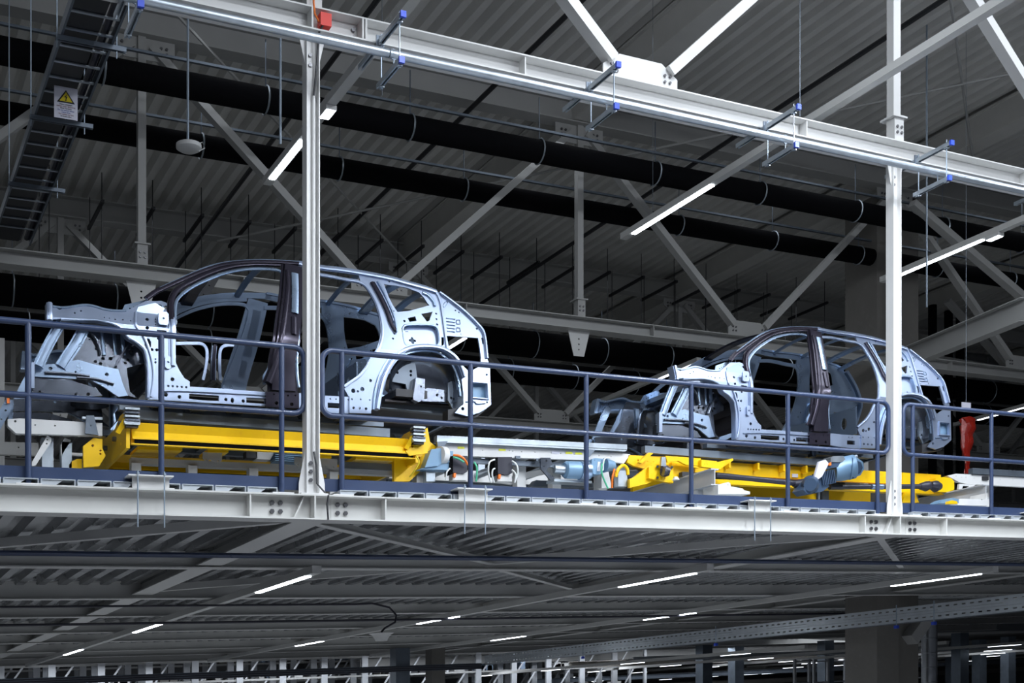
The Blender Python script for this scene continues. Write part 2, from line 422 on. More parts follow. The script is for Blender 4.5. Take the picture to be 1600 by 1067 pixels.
# ================================================================== RAILING
def arc(c, r, a0, a1, n=6): return [(c[0]+r*cos(a0+(a1-a0)*i/n), 0, c[1]+r*sin(a0+(a1-a0)*i/n)) for i in range(n+1)]
def railing(ua, ub, loopa, loopb, posts, label):
    o = (ua, V0, 1.74); t = thing('guard_rail', o, label, 'railing', 'navy guard rails')
    zt, zm, r = 2.945-1.74, 2.405-1.74, .024
    L = ub-ua; R = .09
    pts = [(0 if not loopa else R, 0, zt), (L if not loopb else L-R, 0, zt)]
    if loopb: pts += arc((L-R, zt-R), R, pi/2, 0)[1:]+arc((L-R, zm+R), R, 0, -pi/2)
    else: pass
    if loopa and not loopb:
        pts = [(L, 0, zt)]+arc((R, zt-R), R, pi/2, pi)+arc((R, zm+R), R, pi, 1.5*pi)+[(L, 0, zm)]
        MB().tube(pts, r, 10).build('rail_loop', 'navy', t)
    elif loopb and not loopa:
        pts += [(0, 0, zm)]; MB().tube(pts, r, 10).build('rail_loop', 'navy', t)
    else:
        pts = arc((R, zt-R), R, pi/2, pi)+arc((R, zm+R), R, pi, 1.5*pi)+arc((L-R, zm+R), R, -pi/2, 0)+arc((L-R, zt-R), R, 0, pi/2)
        MB().tube(pts, r, 10, closed=True).build('rail_loop', 'navy', t)
    for u in posts:
        p = MB().tube([(u-ua, 0, .0), (u-ua, 0, zt)], .023, 10).build('post', 'navy', t)
        MB().box(u-ua-.09, u-ua+.09, -.05, .05, -.005, .012).build('foot_plate', 'white', p)
    MB().box(0, L, .024, .032, .045, .148).build('toe_board', 'navy', t)
uu = lambda px: U(px, V0)
railing(-1.5, uu(475)+.0, False, True, [uu(44)-1.35, uu(44), uu(252), uu(440)], 'navy tubular guard rail left of the left column')
railing(uu(503), uu(1388), True, True, [uu(534), uu(735), uu(916), uu(1080), uu(1231), uu(1371)], 'navy tubular guard rail between the two columns')
railing(uu(1411), 15.5, True, False, [uu(1426), uu(1549), uu(1549)+1.5], 'navy tubular guard rail right of the right column')

# ================================================================== TUBE AND TRAPEZES UNDER THE FRONT BEAM
MB().tube([(-.6, 9.42, 5.25), (3.96, 9.42, 5.25)], .036, 16).build('conduit_tube', 'galv', label='bright steel conduit tube under the white beam, left length', cat='conduit', group='conduit under the front truss')
MB().tube([(3.97, 9.42, 5.25), (17, 9.42, 5.25)], .036, 16).build('conduit_tube', 'galv', label='bright steel conduit tube under the white beam, long right length', cat='conduit', group='conduit under the front truss')
def strut(b, p, q, w=.041):  # slotted channel, open side down
    a = w/2; b.prof(p, q, [(-a,-a),(-a,a),(a,a),(a,-a),(a-.012,-a),(a-.012,-a+.004),(a-.004,-a+.004),(a-.004,a-.004),(-a+.004,a-.004),(-a+.004,-a+.004),(-a+.012,-a+.004),(-a+.012,-a)])
proto = None
for i in range(7):
    u = 1.967+2.04*i
    lb = 'trapeze hanger with blue end caps under the front truss, %s from the left' % lab[i]
    if proto is None:
        t = thing('trapeze_hanger', (u, 9.3, 5.48), lb, 'hanger', 'trapeze hangers on the front truss'); proto = t
        b = MB(); strut(b, (0, -.06, 0), (0, .85, 0)); b.build('upper_strut', 'galv', t)
        b = MB(); strut(b, (0, -.03, -.35), (0, .44, -.35)); b.build('lower_strut', 'galv', t)
        for z, y in ((0, -.07), (-.35, -.04)): MB().cbox((0, y, z), (.048, .025, .05)).build('end_cap', 'blue', t)
        for y in (0, .38):
            r = MB().tube([(0, y, .06), (0, y, -.39)], .006, 6).build('threaded_rod', 'rod', t)
            MB().cbox((0, y, -.028), (.04, .035, .012)).build('washer', 'galv', r)
            MB().cbox((0, y, -.378), (.04, .035, .012)).build('washer', 'galv', r)
        MB().box(-.035, .035, .40, .412, -.05, .06).build('beam_clamp', 'dgalv', t)
        MB().tube([(.0+.04*cos(a), .12, -.23+.04*sin(a)) for a in [k*pi/6 for k in range(12)]], .006, 6, closed=True).build('pipe_clip', 'dgalv', t)
        MB().tube([(0, .12, -.27), (0, .12, -.33)], .006, 6).build('clip_stud', 'dgalv', t)
    else:
        c_ = copy_tree(proto, loc=(u, 9.3, 5.48)); c_['label'] = lb

# ================================================================== LIGHT ROWS
def light_row(u, w_, v0, v1, lamps, sensors, label, m='led', h=.08, wd=.10):
    o = (u, v0, w_); t = thing('light_row', o, label, 'lamp', 'luminaire rows')
    MB().box(-wd/2, wd/2, 0, v1-v0, 0, h).build('trunking', 'edge', t)
    for a, b_ in lamps:
        MB().box(-wd*.32, wd*.32, a-v0, b_-v0, -.012, -.0005).build('diffuser', m, t)
    for s in sensors:
        q = MB().box(-.055, .055, s-v0-.11, s-v0+.11, -.05, -.004).build('sensor_box', 'white', t)
        MB().box(-.045, .045, s-v0-.1, s-v0+.1, -.056, -.0505).build('sensor_window', m, q)
    n = max(1, int((v1-v0)/3))
    return t
def vat(px, u):     # v where the line u is seen at pixel column px
    t = (px-800)/F; return u/G(t)
WU = 5.97
upper = [(4.37, 417, [(473, 425), ], [512], 'left'), (9.2, 974, [(1113, 990)], [], 'middle'), (13.9, 1378, [(1536, 1392)], [1554], 'right')]
for u, pe, lm, se, nm in upper:
    v1 = vat(pe, u)
    L_ = [(vat(a, u), vat(b_, u)) for a, b_ in lm]
    L_ += [(2.0, 3.5), (4.2, 5.7), (6.2, 7.2 if u > 9 else 7.6)]
    light_row(u, WU, 1.5, v1, L_, [vat(s, u) for s in se], '%s row of linear lamps hanging above the deck edge' % nm)
WL = 1.40
for u, pe, lm, nm in ((4.4, 495, [(482, 403), (252, 210), (128, 101)], 'left'), (9.05, 1110, [(1086, 969), (716, 653), (504, 463)], 'middle'), (13.75, 1556, [(1532, 1394), (1086, 1007), (820, 768)], 'right')):
    v0 = vat(pe, u); L_ = [(vat(a, u), vat(b_, u)) for a, b_ in lm]
    light_row(u, WL-.02, v0, 34, L_, [], '%s row of linear lamps under the deck' % nm)
    for a, b_ in L_: area((u, (a+b_)/2, WL-.06), .05, b_-a, 3)
# more rows above the deck deeper in the hall, seen through the bodies and between them
for u, pa, lm, nm in ((4.37, 262, [(258, 225)], 'deep row behind the front of the left car body'), (9.2, 731, [(727, 690), (560, 545)], 'deep row seen through the tail of the left car body'),
                      (13.95, 1092, [(1086, 1018), (808, 790)], 'deep row ending above the nose of the right car body'), (23.6, 1650, [(1645, 1528), (1400, 1350)], 'deep row at the right edge above the rail')):
    light_row(u, WU, vat(pa, u), 58, [(vat(a, u), vat(b_, u)) for a, b_ in lm], [], nm.replace('deep row', 'deep row of linear lamps'), 'ledfar')
for u_ in (-.4, 4.4, 9.2, 13.9, 18.6):
    area((u_, 20, 8.3), 1, 14, 30)

# ================================================================== PIPES
def pipe_run(v, z, r, u0, u1, name, label, straps, m='black'):
    t = thing(name, (u0, v, z), label, 'pipe', 'black insulated pipes under the roof')
    MB().tube([(0, 0, 0), (u1-u0, 0, 0)], r, 20).build('insulation', m, t)
    b = MB().box(0, u1-u0, -.02, .02, r+.13, r+.16).build('carrier_rail', 'dgalv', t)
    u = u0+straps[0]
    while u < u1:
        MB().tube([(u-u0, (r+.012)*sin(a), (r+.012)*cos(a)) for a in [k*2*pi/20 for k in range(20)]], .012, 4, closed=True).build('strap', 'galv', t)
        MB().tube([(u-u0, 0, r), (u-u0, 0, r+.6)], .008, 5).build('drop_rod', 'dgalv', t)
        u += straps[1]
pipe_run(15.2, 7.56, .155, -6, 24, 'insulated_pipe', 'thick black insulated pipe under the roof, nearest of four', (1.0, 1.95))
pipe_run(16.75, 7.56, .145, -6, 24, 'insulated_pipe', 'thick black insulated pipe under the roof, just behind the nearest', (.6, 1.95))
pipe_run(22.3, 7.15, .26, -6, 32, 'insulated_pipe', 'very thick black pipe low behind the second truss', (.4, 1.65))
pipe_run(24.3, 7.15, .26, -6, 32, 'insulated_pipe', 'very thick black pipe behind the low one, farthest back', (.9, 1.65))
MB().tube([(-8, 11.3, 1.42), (34, 11.3, 1.42)], .024, 8).build('sprinkler_pipe', 'navy', label='thin dark blue sprinkler pipe under the deck', cat='pipe')
MB().tube([(-8, 15.9, 1.36), (6.2, 15.9, 1.36), (6.45, 15.9, 1.37), (6.68, 15.85, 1.31), (6.76, 15.8, 1.2), (6.72, 15.75, 1.1), (6.55, 15.7, 1.02), (6.5, 15.7, .97)], .014, 8).build('black_cable', 'plastic', label='black cable under the deck with a drop loop to the antenna', cat='cable')
MB().tube([(-8, 18.9, 1.36), (34, 18.9, 1.36)], .02, 8).build('cable_run', 'plastic', label='dark cable run behind the second cross beam', cat='cable')
b = MB()
b.tube([(6.5, 15.7, .85), (6.5, 15.7, .88), (6.5, 15.7, .93), (6.5, 15.7, .95)], [.08, .09, .13, .17], 20)
b.build('access_point', 'white', label='white wireless antenna dome hanging under the deck', cat='antenna')
# short dark stand-off arms on the far roof beam
arm = None
for i in range(26):
    u = -1+i*.82; p = (u, 22.5, 8.45)
    if arm is None:
        t = thing('roof_hanger', p, 'dark hanger arm with thin rods below the far roof beam', 'hanger', 'hanger arms under the far roof beam'); arm = t
        MB().bar((0, -1.2, 0), (0, .1, 0), .05, .05).build('arm', 'dark', t)
        for y in (-1.1, 0): MB().tube([(0, y, -1.0), (0, y, .5)], .008, 5).build('drop_rod', 'dark', t)
    else: copy_tree(arm, loc=p)
# dark sprinkler line crossing along the depth
for i, (u, z) in enumerate(((5.6, 8.2), (12.0, 8.3), (8.0, 8.4))):
    MB().tube([(u, 8, z), (u, 34, z)], .035, 8).build('sprinkler_line', 'dark', label='thin dark sprinkler line under the roof, %s' % ('left', 'right', 'middle')[i], cat='pipe', group='sprinkler lines under the roof')
for i, (p, q) in enumerate((((1, 12, 8.25), (13, 26, 8.5)), ((15, 12, 8.5), (6, 22, 8.3)), ((7, 7, 8.5), (17, 15, 8.5)))):
    MB().tube([p, q], .02, 6).build('tie_rod', 'grey', label='thin roof bracing rod, %s' % ('left', 'middle', 'right')[i], cat='rod', group='roof bracing rods')

# ================================================================== CABLE LADDER (upper left)
def cable_ladder():
    # runs along V at upper left
    u = 1.965; z = 5.95; v0, v1 = 8.0, 16.6; w_ = .42; org = (u, v0, z)
    t = thing('cable_ladder', org, 'dark cable ladder hanging at the upper left with a warning sheet', 'cable tray')
    L = v1-v0
    for s in (-1, 1): MB().chan((s*w_/2, 0, 0), (s*w_/2, L, 0), .02, .10, .004).build('side_rail', 'dgalv', t)
    n = int(L/.3)
    for i in range(n): MB().box(-w_/2, w_/2, i*.3, i*.3+.03, -.03, -.018).build('rung', 'galv', t)
    MB().box(-w_/2+.02, .08, 0, L, -.012, .0).build('tray_base', 'dark', t)
    for k in range(4):
        MB().tube([(-w_/2+.08+k*.085, 0, .03+.01*(k%2)), (-w_/2+.1+k*.095, L, .03+.01*(k%2))], .034, 8).build('cable', 'plastic', t)
    for y in (1.75, 3.4, 5.0, 6.7):
        b = MB(); strut(b, (-w_/2-.05, y, -.075), (w_/2+.12, y, -.075)); q = b.build('cross_strut', 'dgalv', t)
        for s in (-1, 1): MB().tube([(s*(w_/2+.04), y, -.16), (s*(w_/2+.04), y, 2.6)], .006, 6).build('rod', 'rod', q)
    return t
lad = cable_ladder()
# warning sheet hanging on the ladder
pu, pz = at(103, 161, 12.35)
hs = thing('warning_sheet', (pu, 12.35, pz), 'white laminated warning sheet with a yellow lightning triangle', 'sign')
MB().box(-.105, .105, 0, .003, -.148, .148).build('sheet', 'paper', hs)
MB().poly([(-.08, .0), (.08, .0), (0, .12)], [], .002, off=-.0022).build('triangle_border', 'ink', hs)
MB().poly([(-.058, .012), (.058, .012), (0, .10)], [], .002, off=-.0046).build('triangle', 'signy', hs)
MB().poly([(.008,.078),(-.016,.049),(.0,.049),(-.005,.022),(-.011,.025),(-.001,.014),(.007,.027),(.001,.026),(.013,.057),(-.003,.057),(.014,.078)], [], .002, off=-.007).build('lightning_bolt', 'ink', hs)
def text(body, size, loc, m, parent, name='lettering'):
    cu = bpy.data.curves.new(name, 'FONT'); cu.body = body; cu.size = size; cu.align_x = 'CENTER'; cu.align_y = 'CENTER'; cu.extrude = .0005
    o = bpy.data.objects.new(name, cu); me = bpy.data.meshes.new_from_object(o); bpy.data.objects.remove(o)
    me.transform(__import__('mathutils').Matrix.Rotation(pi/2, 4, 'X'))
    for v in me.vertices: v.co.z += K*v.co.x
    me.materials.clear(); me.materials.append(M[m])
    q = bpy.data.objects.new(name, me); C.objects.link(q); q.parent = parent; q.location = (loc[0], loc[1], loc[2]+K*loc[0])
    return q
for k, (s, m) in enumerate((('Diese Leitungen', 'ink'), ('stehen unter Spannung', 'inkr'), ('Bitte Vorsicht', 'ink'), ('Do not switch these', 'inkb'), ('mains lines', 'inkb'), ('The cables are live', 'inkr'), ('on both sides', 'ink'))):
    text(s, .018, (0, -.002, -.016-k*.0185), m, hs)

# antenna disc under the roof (upper middle-left)
pu, pz = at(295, 229, 13.2)
t = thing('ceiling_antenna', (pu, 13.2, pz), 'white oval wireless antenna on a rod below the roof', 'antenna')
MB().tube([(0,0,.045),(0,0,.02),(0,0,-.02),(0,0,-.045)], [.07,.13,.13,.09], 20).build('dome', 'white', t)
MB().tube([(-.01,0,.045),(-.01,0,2.4)], .012, 8).build('rod', 'rod', t)
MB().tube([(.08,-.02,.03),(.14,-.02,.06),(.16,-.02,.0),(.1,-.02,-.04)], .006, 6).build('cable', 'white', t)
for k, (px, y1, v_) in enumerate(((438, 225, 12.0), (1448, 480, 12.8))):
    uu_, zz = at(px, y1, v_)
    MB().tube([(uu_, v_, zz), (uu_, v_, 9.17)], .012, 8).build('suspension_rod', 'rod', label='grey suspension rod %s' % ('above the left lamp row', 'right of the right column')[k], cat='rod', group='lamp suspension rods')
for k, (px, y0, v_) in enumerate(((1250, 182, 9.7), (1020, 330, 13.2), (597, 150, 9.9))):
    uu_, zz = at(px, y0, v_)
    MB().tube([(uu_, v_, zz), (uu_, v_, 9.1)], .003, 4).build('suspension_wire', 'dgalv', label='thin suspension wire %s' % ('above the front beam at the right', 'over the middle lamp row', 'by the left lamp row')[k], cat='wire', group='thin suspension wires')

# ================================================================== CONCRETE PILLAR AND RIGHT BACKGROUND
u = U0+2*DU
t = thing('concrete_pillar', (u, 16.9, -1.7), 'tall concrete pillar passing through the deck at the right', 'pillar')
MB().box(-.12, .40, -.3, .5, 0, 10.8).build('shaft', 'conc', t)
MB().box(.45, 1.1, -.1, .6, 0, 10.8).build('shaft', 'conc', t)
MB().box(.40, .45, .1, .3, 0, 10.8).build('joint', 'dark', t)
MB().bar((.75, -.2, 2.4), (1.3, -.2, 2.95), .3, .22).build('corbel', 'grey', t)
t = thing('air_duct', (U(1452, 17.5), 17.5, -1.7), 'round spiral air duct beside the concrete pillar', 'duct')
MB().tube([(0,0,0),(0,0,3.0)], .15, 18).build('pipe', 'duct', t)
for k in range(9): MB().tube([(.155*cos(a),.155*sin(a),.5+k*.28) for a in [j*pi/9 for j in range(18)]], .006, 4, closed=True).build('seam', 'duct', t)
for k, px in enumerate((1457, 1482, 1500)):
    v_ = 21+k*.2; uu_ = U(px, v_)
    MB().tube([(uu_, v_, 1.8), (uu_, v_, 8.6)], .10, 12).build('riser_pipe', 'black', label='black vertical riser pipe behind the right car body, %s' % ('left', 'middle', 'right')[k], cat='pipe', group='black riser pipes')
# walkway girder at the right, running along the depth
a = at(1415, 560, 15.5); b_ = at(1640, 470, 12.0)
MB().ibeam((a[0], 15.5, a[1]), (b_[0], 12.4, b_[1]), .2, .34, .014, .01).build('side_girder', 'grey', label='grey girder rising to the right behind the right column', cat='beam')
for k, (p, q) in enumerate((((1425,318,15.),(1640,500,15.)), ((1480,470,20.),(1580,580,20.)), ((1640,590,20.),(1460,560,20.)))):
    a = at(p[0], p[1], p[2]); c_ = at(q[0], q[1], q[2])
    MB().bar((a[0], p[2], a[1]), (c_[0], q[2], c_[1]), .11, .14, (0,1,0)).build('brace_bar', 'grey', label='grey brace in the dark at the right, %s' % ('nearest', 'steep far', 'flat low')[k], cat='brace', group='braces at the right')
for k, (x0, y0, x1, y1, v_) in enumerate(((1480,560,1640,575,25.),(1500,610,1640,560,24.), (1440, 470, 1640, 480, 27.))):
    a = at(x0, y0, v_); c_ = at(x1, y1, v_)
    MB().tube([(a[0], v_, a[1]), (c_[0], v_, c_[1])], .22, 14).build('ventilation_duct', 'duct', label='silver ventilation duct in the dark right background, %s' % ('lower', 'slanting', 'upper')[k], cat='duct', group='ducts in the right background')
# steel frames standing on the deck behind the cars
for k, (px, v_, top, m) in enumerate(((750, 13.6, 3.0, 'galv'), (1460, 16.5, 3.1, 'galv'), (1350, 14.3, 3.6, 'grey'), (0, 15.5, 4.4, 'grey'))):
    uu_ = U(px, v_)
    MB().bar((uu_, v_, 1.77), (uu_, v_, top), .09, .09).build('stand_post', m, label='upright steel post on the deck behind '+('the tail of the left car body', 'the tail of the right car body', 'the right column', 'the nose of the left car body')[k], cat='post', group='posts behind the car bodies')
# red film bag
pu, pz = at(1511, 690, 12.6)
b = MB(); b.tube([(0,0,.33),(.01,0,.26),(.02,0,.2),(-.01,0,.1),(0,0,0),(-.02,0,-.1),(-.02,0,-.18),(.01,0,-.26),(-.01,0,-.34),(0,0,-.45)], [.13,.12,.14,.11,.12,.09,.07,.04,.035,.05], 11)
b.v = [(x+random.uniform(-.022,.022), y*.5, z+random.uniform(-.02,.02)) for x, y, z in b.v]
b.smooth = False
b.build('red_film_bag', 'redfilm', loc=(pu, 12.6, pz), label='red plastic film bag hanging behind the right guard rail', cat='bag')
MB().box(-.09, .09, 0, .01, 0, .13).build('note_sheet', 'paper', loc=(at(1510, 643, 12.7)[0], 12.7, at(1510, 643, 12.7)[1]), label='small grey sheet above the red film bag', cat='sign')

# ================================================================== LOWER HALL (seen at the bottom)
def racks():
    k = 0
    for v_ in (37.5, 40.5):
        u = -12
        while u < 25:
            t = thing('storage_rack', (u, v_, -1.7), 'galvanised storage rack bay in the lower hall, %s row' % ('front' if v_ < 39 else 'rear'), 'rack', 'far storage racks')
            for s in (0, 1.25): MB().box(s-.05, s+.05, -.05, .05, 0, 4.0).build('upright', 'rackm', t)
            for s in (0, 1.25): MB().box(s-.05, s+.05, .95, 1.05, 0, 4.0).build('upright', 'rackm', t)
            for z in (1.8, 2.6, 3.2): MB().box(0, 1.25, -.03, .03, z, z+.06).build('shelf_beam', 'grey', t)
            for j in range(2): MB().bar((0.1, 0, 1.6+j*1.0), (.8, 0, 2.6+j*1.0), .05, .03, (0,1,0)).build('brace', 'rackm', t)
            bb = MB()
            for q in range(6):
                x = random.uniform(.1, .8); z = random.choice((1.87, 2.67, 3.27)); bb.box(x, x+random.uniform(.1,.3), .2, .7, z, z+random.uniform(.1,.26))
            bb.build('stored_goods', random.choice(('white', 'grey', 'conc', 'alub', 'dark')), t, kind='stuff')
            u += 1.35; k += 1
racks()
MB().box(-20, 26, 43.5, 43.7, -1.7, 3.3).build('wall_rear', 'wallm', kind='structure')
for i in range(9):
    area((-8+i*5, 36.4, 1.5), 4, .3, 75)  # unseen lights added to brighten the storage racks
# distant hall to the right: rows of small lamps and dark columns
for j, u in enumerate((19.5, 24, 29, 34, 39, 44)):
    light_row(u, .8, 22, 42, [(v_, v_+1.1) for v_ in (24, 28.5, 33, 37.5)], [], 'row of linear lamps in the far lower hall, %s from the pillar' % lab[j], 'ledfar')
for j, (px, v_) in enumerate(((1100, 34), (1150, 36), (1290, 33), (1500, 30), (1530, 36), (1575, 34), (680, 31), (625, 30.6), (1488, 38))):
    uu_ = U(px, v_)
    MB().box(uu_-.2, uu_+.2, v_-.2, v_+.2, -1.7, 1.45).build('lower_column', 'conc' if j in (6,) else 'dgalv', label='column in the lower hall, standing %s' % ('left of the middle', 'between the middle ones', 'left of the pillar', 'right of the duct', 'second right of the duct', 'near the right edge', 'in front of the racks', 'beside the rack column', 'just right of the air duct')[j], cat='column', group='lower hall columns')
# perforated cable channel under the deck, running along the depth, then bending left
u = 15.4; zc = .92
t = thing('cable_channel', (u, 11, zc), 'long perforated galvanised cable channel under the deck', 'cable tray')
for k, z in enumerate((.0, .15)):
    b = MB(); b.poly([(0, z), (19, z), (19, z+.10), (0, z+.10)], [[(x, z+.04), (x+.07, z+.04), (x+.07, z+.06), (x, z+.06)] for x in [j*.16+.05 for j in range(118)]], .004, plane='yz')
    b.build('perforated_flange', 'galvl', t)
MB().box(.004, .03, 0, 19, .103, .147).build('channel_web', 'galvl', t)
MB().box(0.0, .2, 0, 19, -.006, -.002).build('channel_floor', 'dgalv', t)
for y in (3.4, 4.2, 9, 14):
    MB().tube([(.0, y, -.05), (.0, y, .3)], .01, 6).build('rod', 'rod', t); MB().cbox((0, y, -.06), (.06, .06, .05)).build('end_cap', 'blue', t)
t = thing('cable_channel', (-2, 30.2, .82), 'dark galvanised cable channel crossing at the bottom left', 'cable tray')
MB().box(0, 17.4, 0, .012, 0, .16).build('channel_web', 'dgalv', t)
for z in (.02, .07, .12): MB().tube([(0, -.03, z), (17.4, -.03, z)], .018, 6).build('cable', 'plastic', t)

# ================================================================== CAR BODIES
CV = 10.70; CO = (1.54, CV, 2.45); CW = 1.63
def tum(z):                       # tumblehome of the side above the belt line (z in car coordinates)
    return max(0., z-.80)*.40
def T(px, py, off=0.):            # point of the near side surface, car coordinates
    y = off
    for _ in range(6):
        u, w_ = at(px, py, CV+y); y = off+tum(w_-CO[2])
    return (u-CO[0], w_-CO[2])
def TT(P, off=0.): return [T(x, y, off) for x, y in P]
CUTS = [.80, .9, 1.0, 1.1, 1.2, 1.3, 1.4]
def bendy(x, z): return tum(z)
def panel(outer, holes, thick, off=0., b=None):
    hs = []
    for h in holes:
        if h[0] == 'c':
            s = 10.9*1.25/F*(1+off*.06); x, z = T(h[1], h[2], off); hs.append(circ(x, z, h[3]*s, 8, (h[4] or h[3])*s))
        elif h[0] == 'p': hs.append(TT(h[1], off))
        else: hs.append(h)
    b = b or MB(); b.poly(TT(outer, off), hs, thick, off=off, cuts=CUTS, bend=bendy); return b
def hc(px, py, r=2, ry=None):     # round pressed hole, radius in photograph pixels
    return ('c', px, py, r, ry)
def hp(*P): return ('p', P)
def strap(pts, w1, h, off=0., w2=None, n=4, depth=.02, b=None, flange=.3):
    "hat shaped pressed section following a line on the body side; widths in metres"
    b = b or MB(); b.smooth = True; P = smoothpts(TT(pts, off if abs(off) > .05 else 0.), n); m = len(P); w2 = w1 if w2 is None else w2; vs = []
    prof = [(-1, depth), (-1, 0), (-1+flange, 0), (-1+flange*1.35, -h), (-.25, -h*1.12), (.25, -h*1.12), (1-flange*1.35, -h), (1-flange, 0), (1, 0), (1, depth)]
    for i, (x, z) in enumerate(P):
        a = P[max(i-1, 0)]; c = P[min(i+1, m-1)]; dx, dz = c[0]-a[0], c[1]-a[1]; l = math.hypot(dx, dz) or 1
        nx, nz = -dz/l, dx/l; w_ = w1+(w2-w1)*i/(m-1)
        for s, d in prof:
            X, Z = x+nx*s*w_/2, z+nz*s*w_/2; vs.append((X, off+d+tum(Z), Z))
    k = len(prof); f = []
    for i in range(m-1):
        for j in range(k): f.append((i*k+j, i*k+(j+1)%k, (i+1)*k+(j+1)%k, (i+1)*k+j))
    f += [tuple(range(k)), tuple((m-1)*k+j for j in range(k-1, -1, -1))]
    b.add(vs, f); return b
def loop_strap(pts, w1, h, **kw): return strap(pts+[pts[0]], w1, h, **kw)
def car_body(label):
    t = thing('car_body', CO, label, 'car body', 'bare car bodies on the line')
    both = []                     # (name, mesh, material)
    P = lambda name, b, m: both.append((name, b, m))
    # --- hinge pillar and upper fender rail (shotgun)
    outer = [(75.7,477),(80,476),(93,484),(100,481),(130,477),(145,479),(163,484),(185,486),(197,486),(228,470),(243,470.5),(252,470),(260,473),(264,480),(264,496.7),(273.7,496.7),
             (274,560),(275,567),(279.6,577.5),(288,590.6),(296.5,596),(297,609),(250,609),(250,625),(231,624),(230,572),(228,558),(225,544),
             (213,533),(199.5,525),(190.5,512.5),(174,503.5),(156,499.8),(141,498.5),(94.5,498),(80,499),(75.7,499)]
    holes = [hc(229.6,486,2.3), hc(230,499,2.2), hc(230,512,2.2), hc(231,537,4.2,7), hc(237.5,546,1.9), hc(245,546.5,2), hc(250,479,3.2), hc(259.5,480.5,2.6), hc(247,529,1.5), hc(270,548.5,1.5),
             hc(243,499,.9), hc(243,503,1), hc(243,507,1), hp((245,515),(260,516.5),(260,520),(245,519)), hc(269.5,592.5,2.5), hc(243,561,1.1), hc(243,566,1.4),
             hc(163,496,.8), hc(171,497,.8), hc(180,499,1), hc(192,499.5,.9), hc(204,501,.8), hc(117,489,1.1), hc(126.5,485.7,1.1),
             ]
    rock = [hc(259,616.5,2.7), hc(280.5,620,2.4), hp((295.5,615),(342,618),(342,626.5),(318,625.5),(295.5,623)), hc(353,624,2.2), hc(363,625.5,2.2,3.4), hc(380,626.5,2.2), hp((385,621),(414,622.5),(414,631),(385,629))]
    holes += [hc(263+7*i, 603.0+.45*i, 1.4) for i in range(5)]
    P('rocker_panel', panel([(250,609),(297,609),(297,604),(340,606.5),(415.5,612.5),(415.5,634.5),(300,628),(250,625)], rock, .03), 'alu')
    P('hinge_pillar', panel(outer, holes, .03), 'alu')
    # pressed shelf on the rocker and reinforcement boxes
    P('rocker_step', strap([(250,611.5),(300,612),(415,618)], .010, .012, off=-.004), 'alu')
    b = MB()
    for (cx, cy, w_, h_) in ((253.5,500,.085,.11), (262,567,.05,.11)):
        x, z = T(cx, cy); b.poly([(x-w_/2, z-h_/2+.015), (x-w_/2+.015, z-h_/2), (x+w_/2-.015, z-h_/2), (x+w_/2, z-h_/2+.015), (x+w_/2, z+h_/2-.015), (x+w_/2-.015, z+h_/2), (x-w_/2+.015, z+h_/2), (x-w_/2, z+h_/2-.015)], [circ(x, z, .009)], .02, off=-.022)
        P('hinge_reinforcement', b, 'alu'); b = MB()
    P('fender_flange', strap([(80,478),(100,480.5),(130,476.5),(146,478),(165,483.5),(185,485.5),(197,485)], .02, .004, off=-.004, depth=.10), 'alub')
    P('arch_flange', strap([(95,499),(141,499),(156,500.5),(174,504.5),(190.5,513.5),(199.5,526),(214,535),(226,546),(229.5,558),(231.5,573),(232,622)], .022, .006, off=-.006, depth=.07), 'alu')
    P('pillar_crease', strap([(212,488),(212,508),(224,525),(236,557),(240,590),(235,620)], .03, .012, off=-.002), 'alu')
    P('front_tip_plate', strap([(77,474),(77,501)], .045, .02, off=-.02, depth=.10), 'alu')
    P('nut_flange', panel([(195,476),(228,468.5),(235,473),(205,487),(190,487)], [hc(203,482,.9), hc(209,480,.9), hc(215,477.5,.9), hc(221,475,.9)], .01, off=.05), 'alub')
    # --- dark outer A pillar and roof rail
    P('roof_rail_outer', strap([(228,467),(243,456),(260,448),(290,434.5),(320,422),(350,413.5),(387,409.5),(427,409.5),(475,412.5)], .045, .018, off=-.004), 'bronze')
    P('roof_rail_edge', strap([(250,450),(290,431.5),(320,418.5),(350,410.5),(387,406.8),(427,406.8),(475,409.5)], .016, .004, off=-.006), 'alub')
    P('a_pillar', strap([(268,500),(266,482),(269,465),(278,452),(300,439.5),(330,426),(360,417.5),(395,414),(437,415)], .062, .022, off=-.006, w2=.03), 'bronze')
    P('door_lip', strap([(273.5,498),(275,474),(283,461),(300,448.5),(320,438.5),(350,427),(380,421),(405,419.5),(430,421),(440,425),(446,434),(445,455),(440,485),(436,503),(430,530),(426,549),(420,575),(413,588),(414,600)], .026, .006, off=.0), 'alub')
    P('a_pillar_foot', strap([(268.5,497),(269,530),(269,572)], .055, .016, off=-.012), 'alu')
    # --- B pillar
    P('b_pillar', strap([(456,417),(455.5,440),(454,470),(450,505),(447,535),(441,570),(441,612)], .20, .035, off=-.012, w2=.27, n=4, flange=.16), 'bronze')
    P('b_pillar_lip', strap([(469,424),(467,450),(466,490),(465,530),(463,575),(466,606)], .024, .01, off=-.016), 'alub')
    P('b_pillar_insert', strap([(457.5,430),(458,455),(457.5,492)], .085, .05, off=-.012, flange=.2), 'alub')
    P('b_pillar_pressing', strap([(456,498),(456,525)], .065, .05, off=-.012, flange=.2), 'bronze')
    P('b_pillar_web', strap([(446,425),(447,450),(443,490),(437,530),(430,565),(417,600)], .05, .05, off=-.01, w2=.09), 'bronze')
    P('b_pillar_foot', panel([(415.5,611.5),(467.5,613.5),(467.5,638),(415.5,635)], [hc(432,629.5,2.4), hc(456,631.5,2.4), hc(428,616,1.2), hc(450,618,1.2), hc(461.5,618,1.2)], .03, off=-.03), 'bronze')
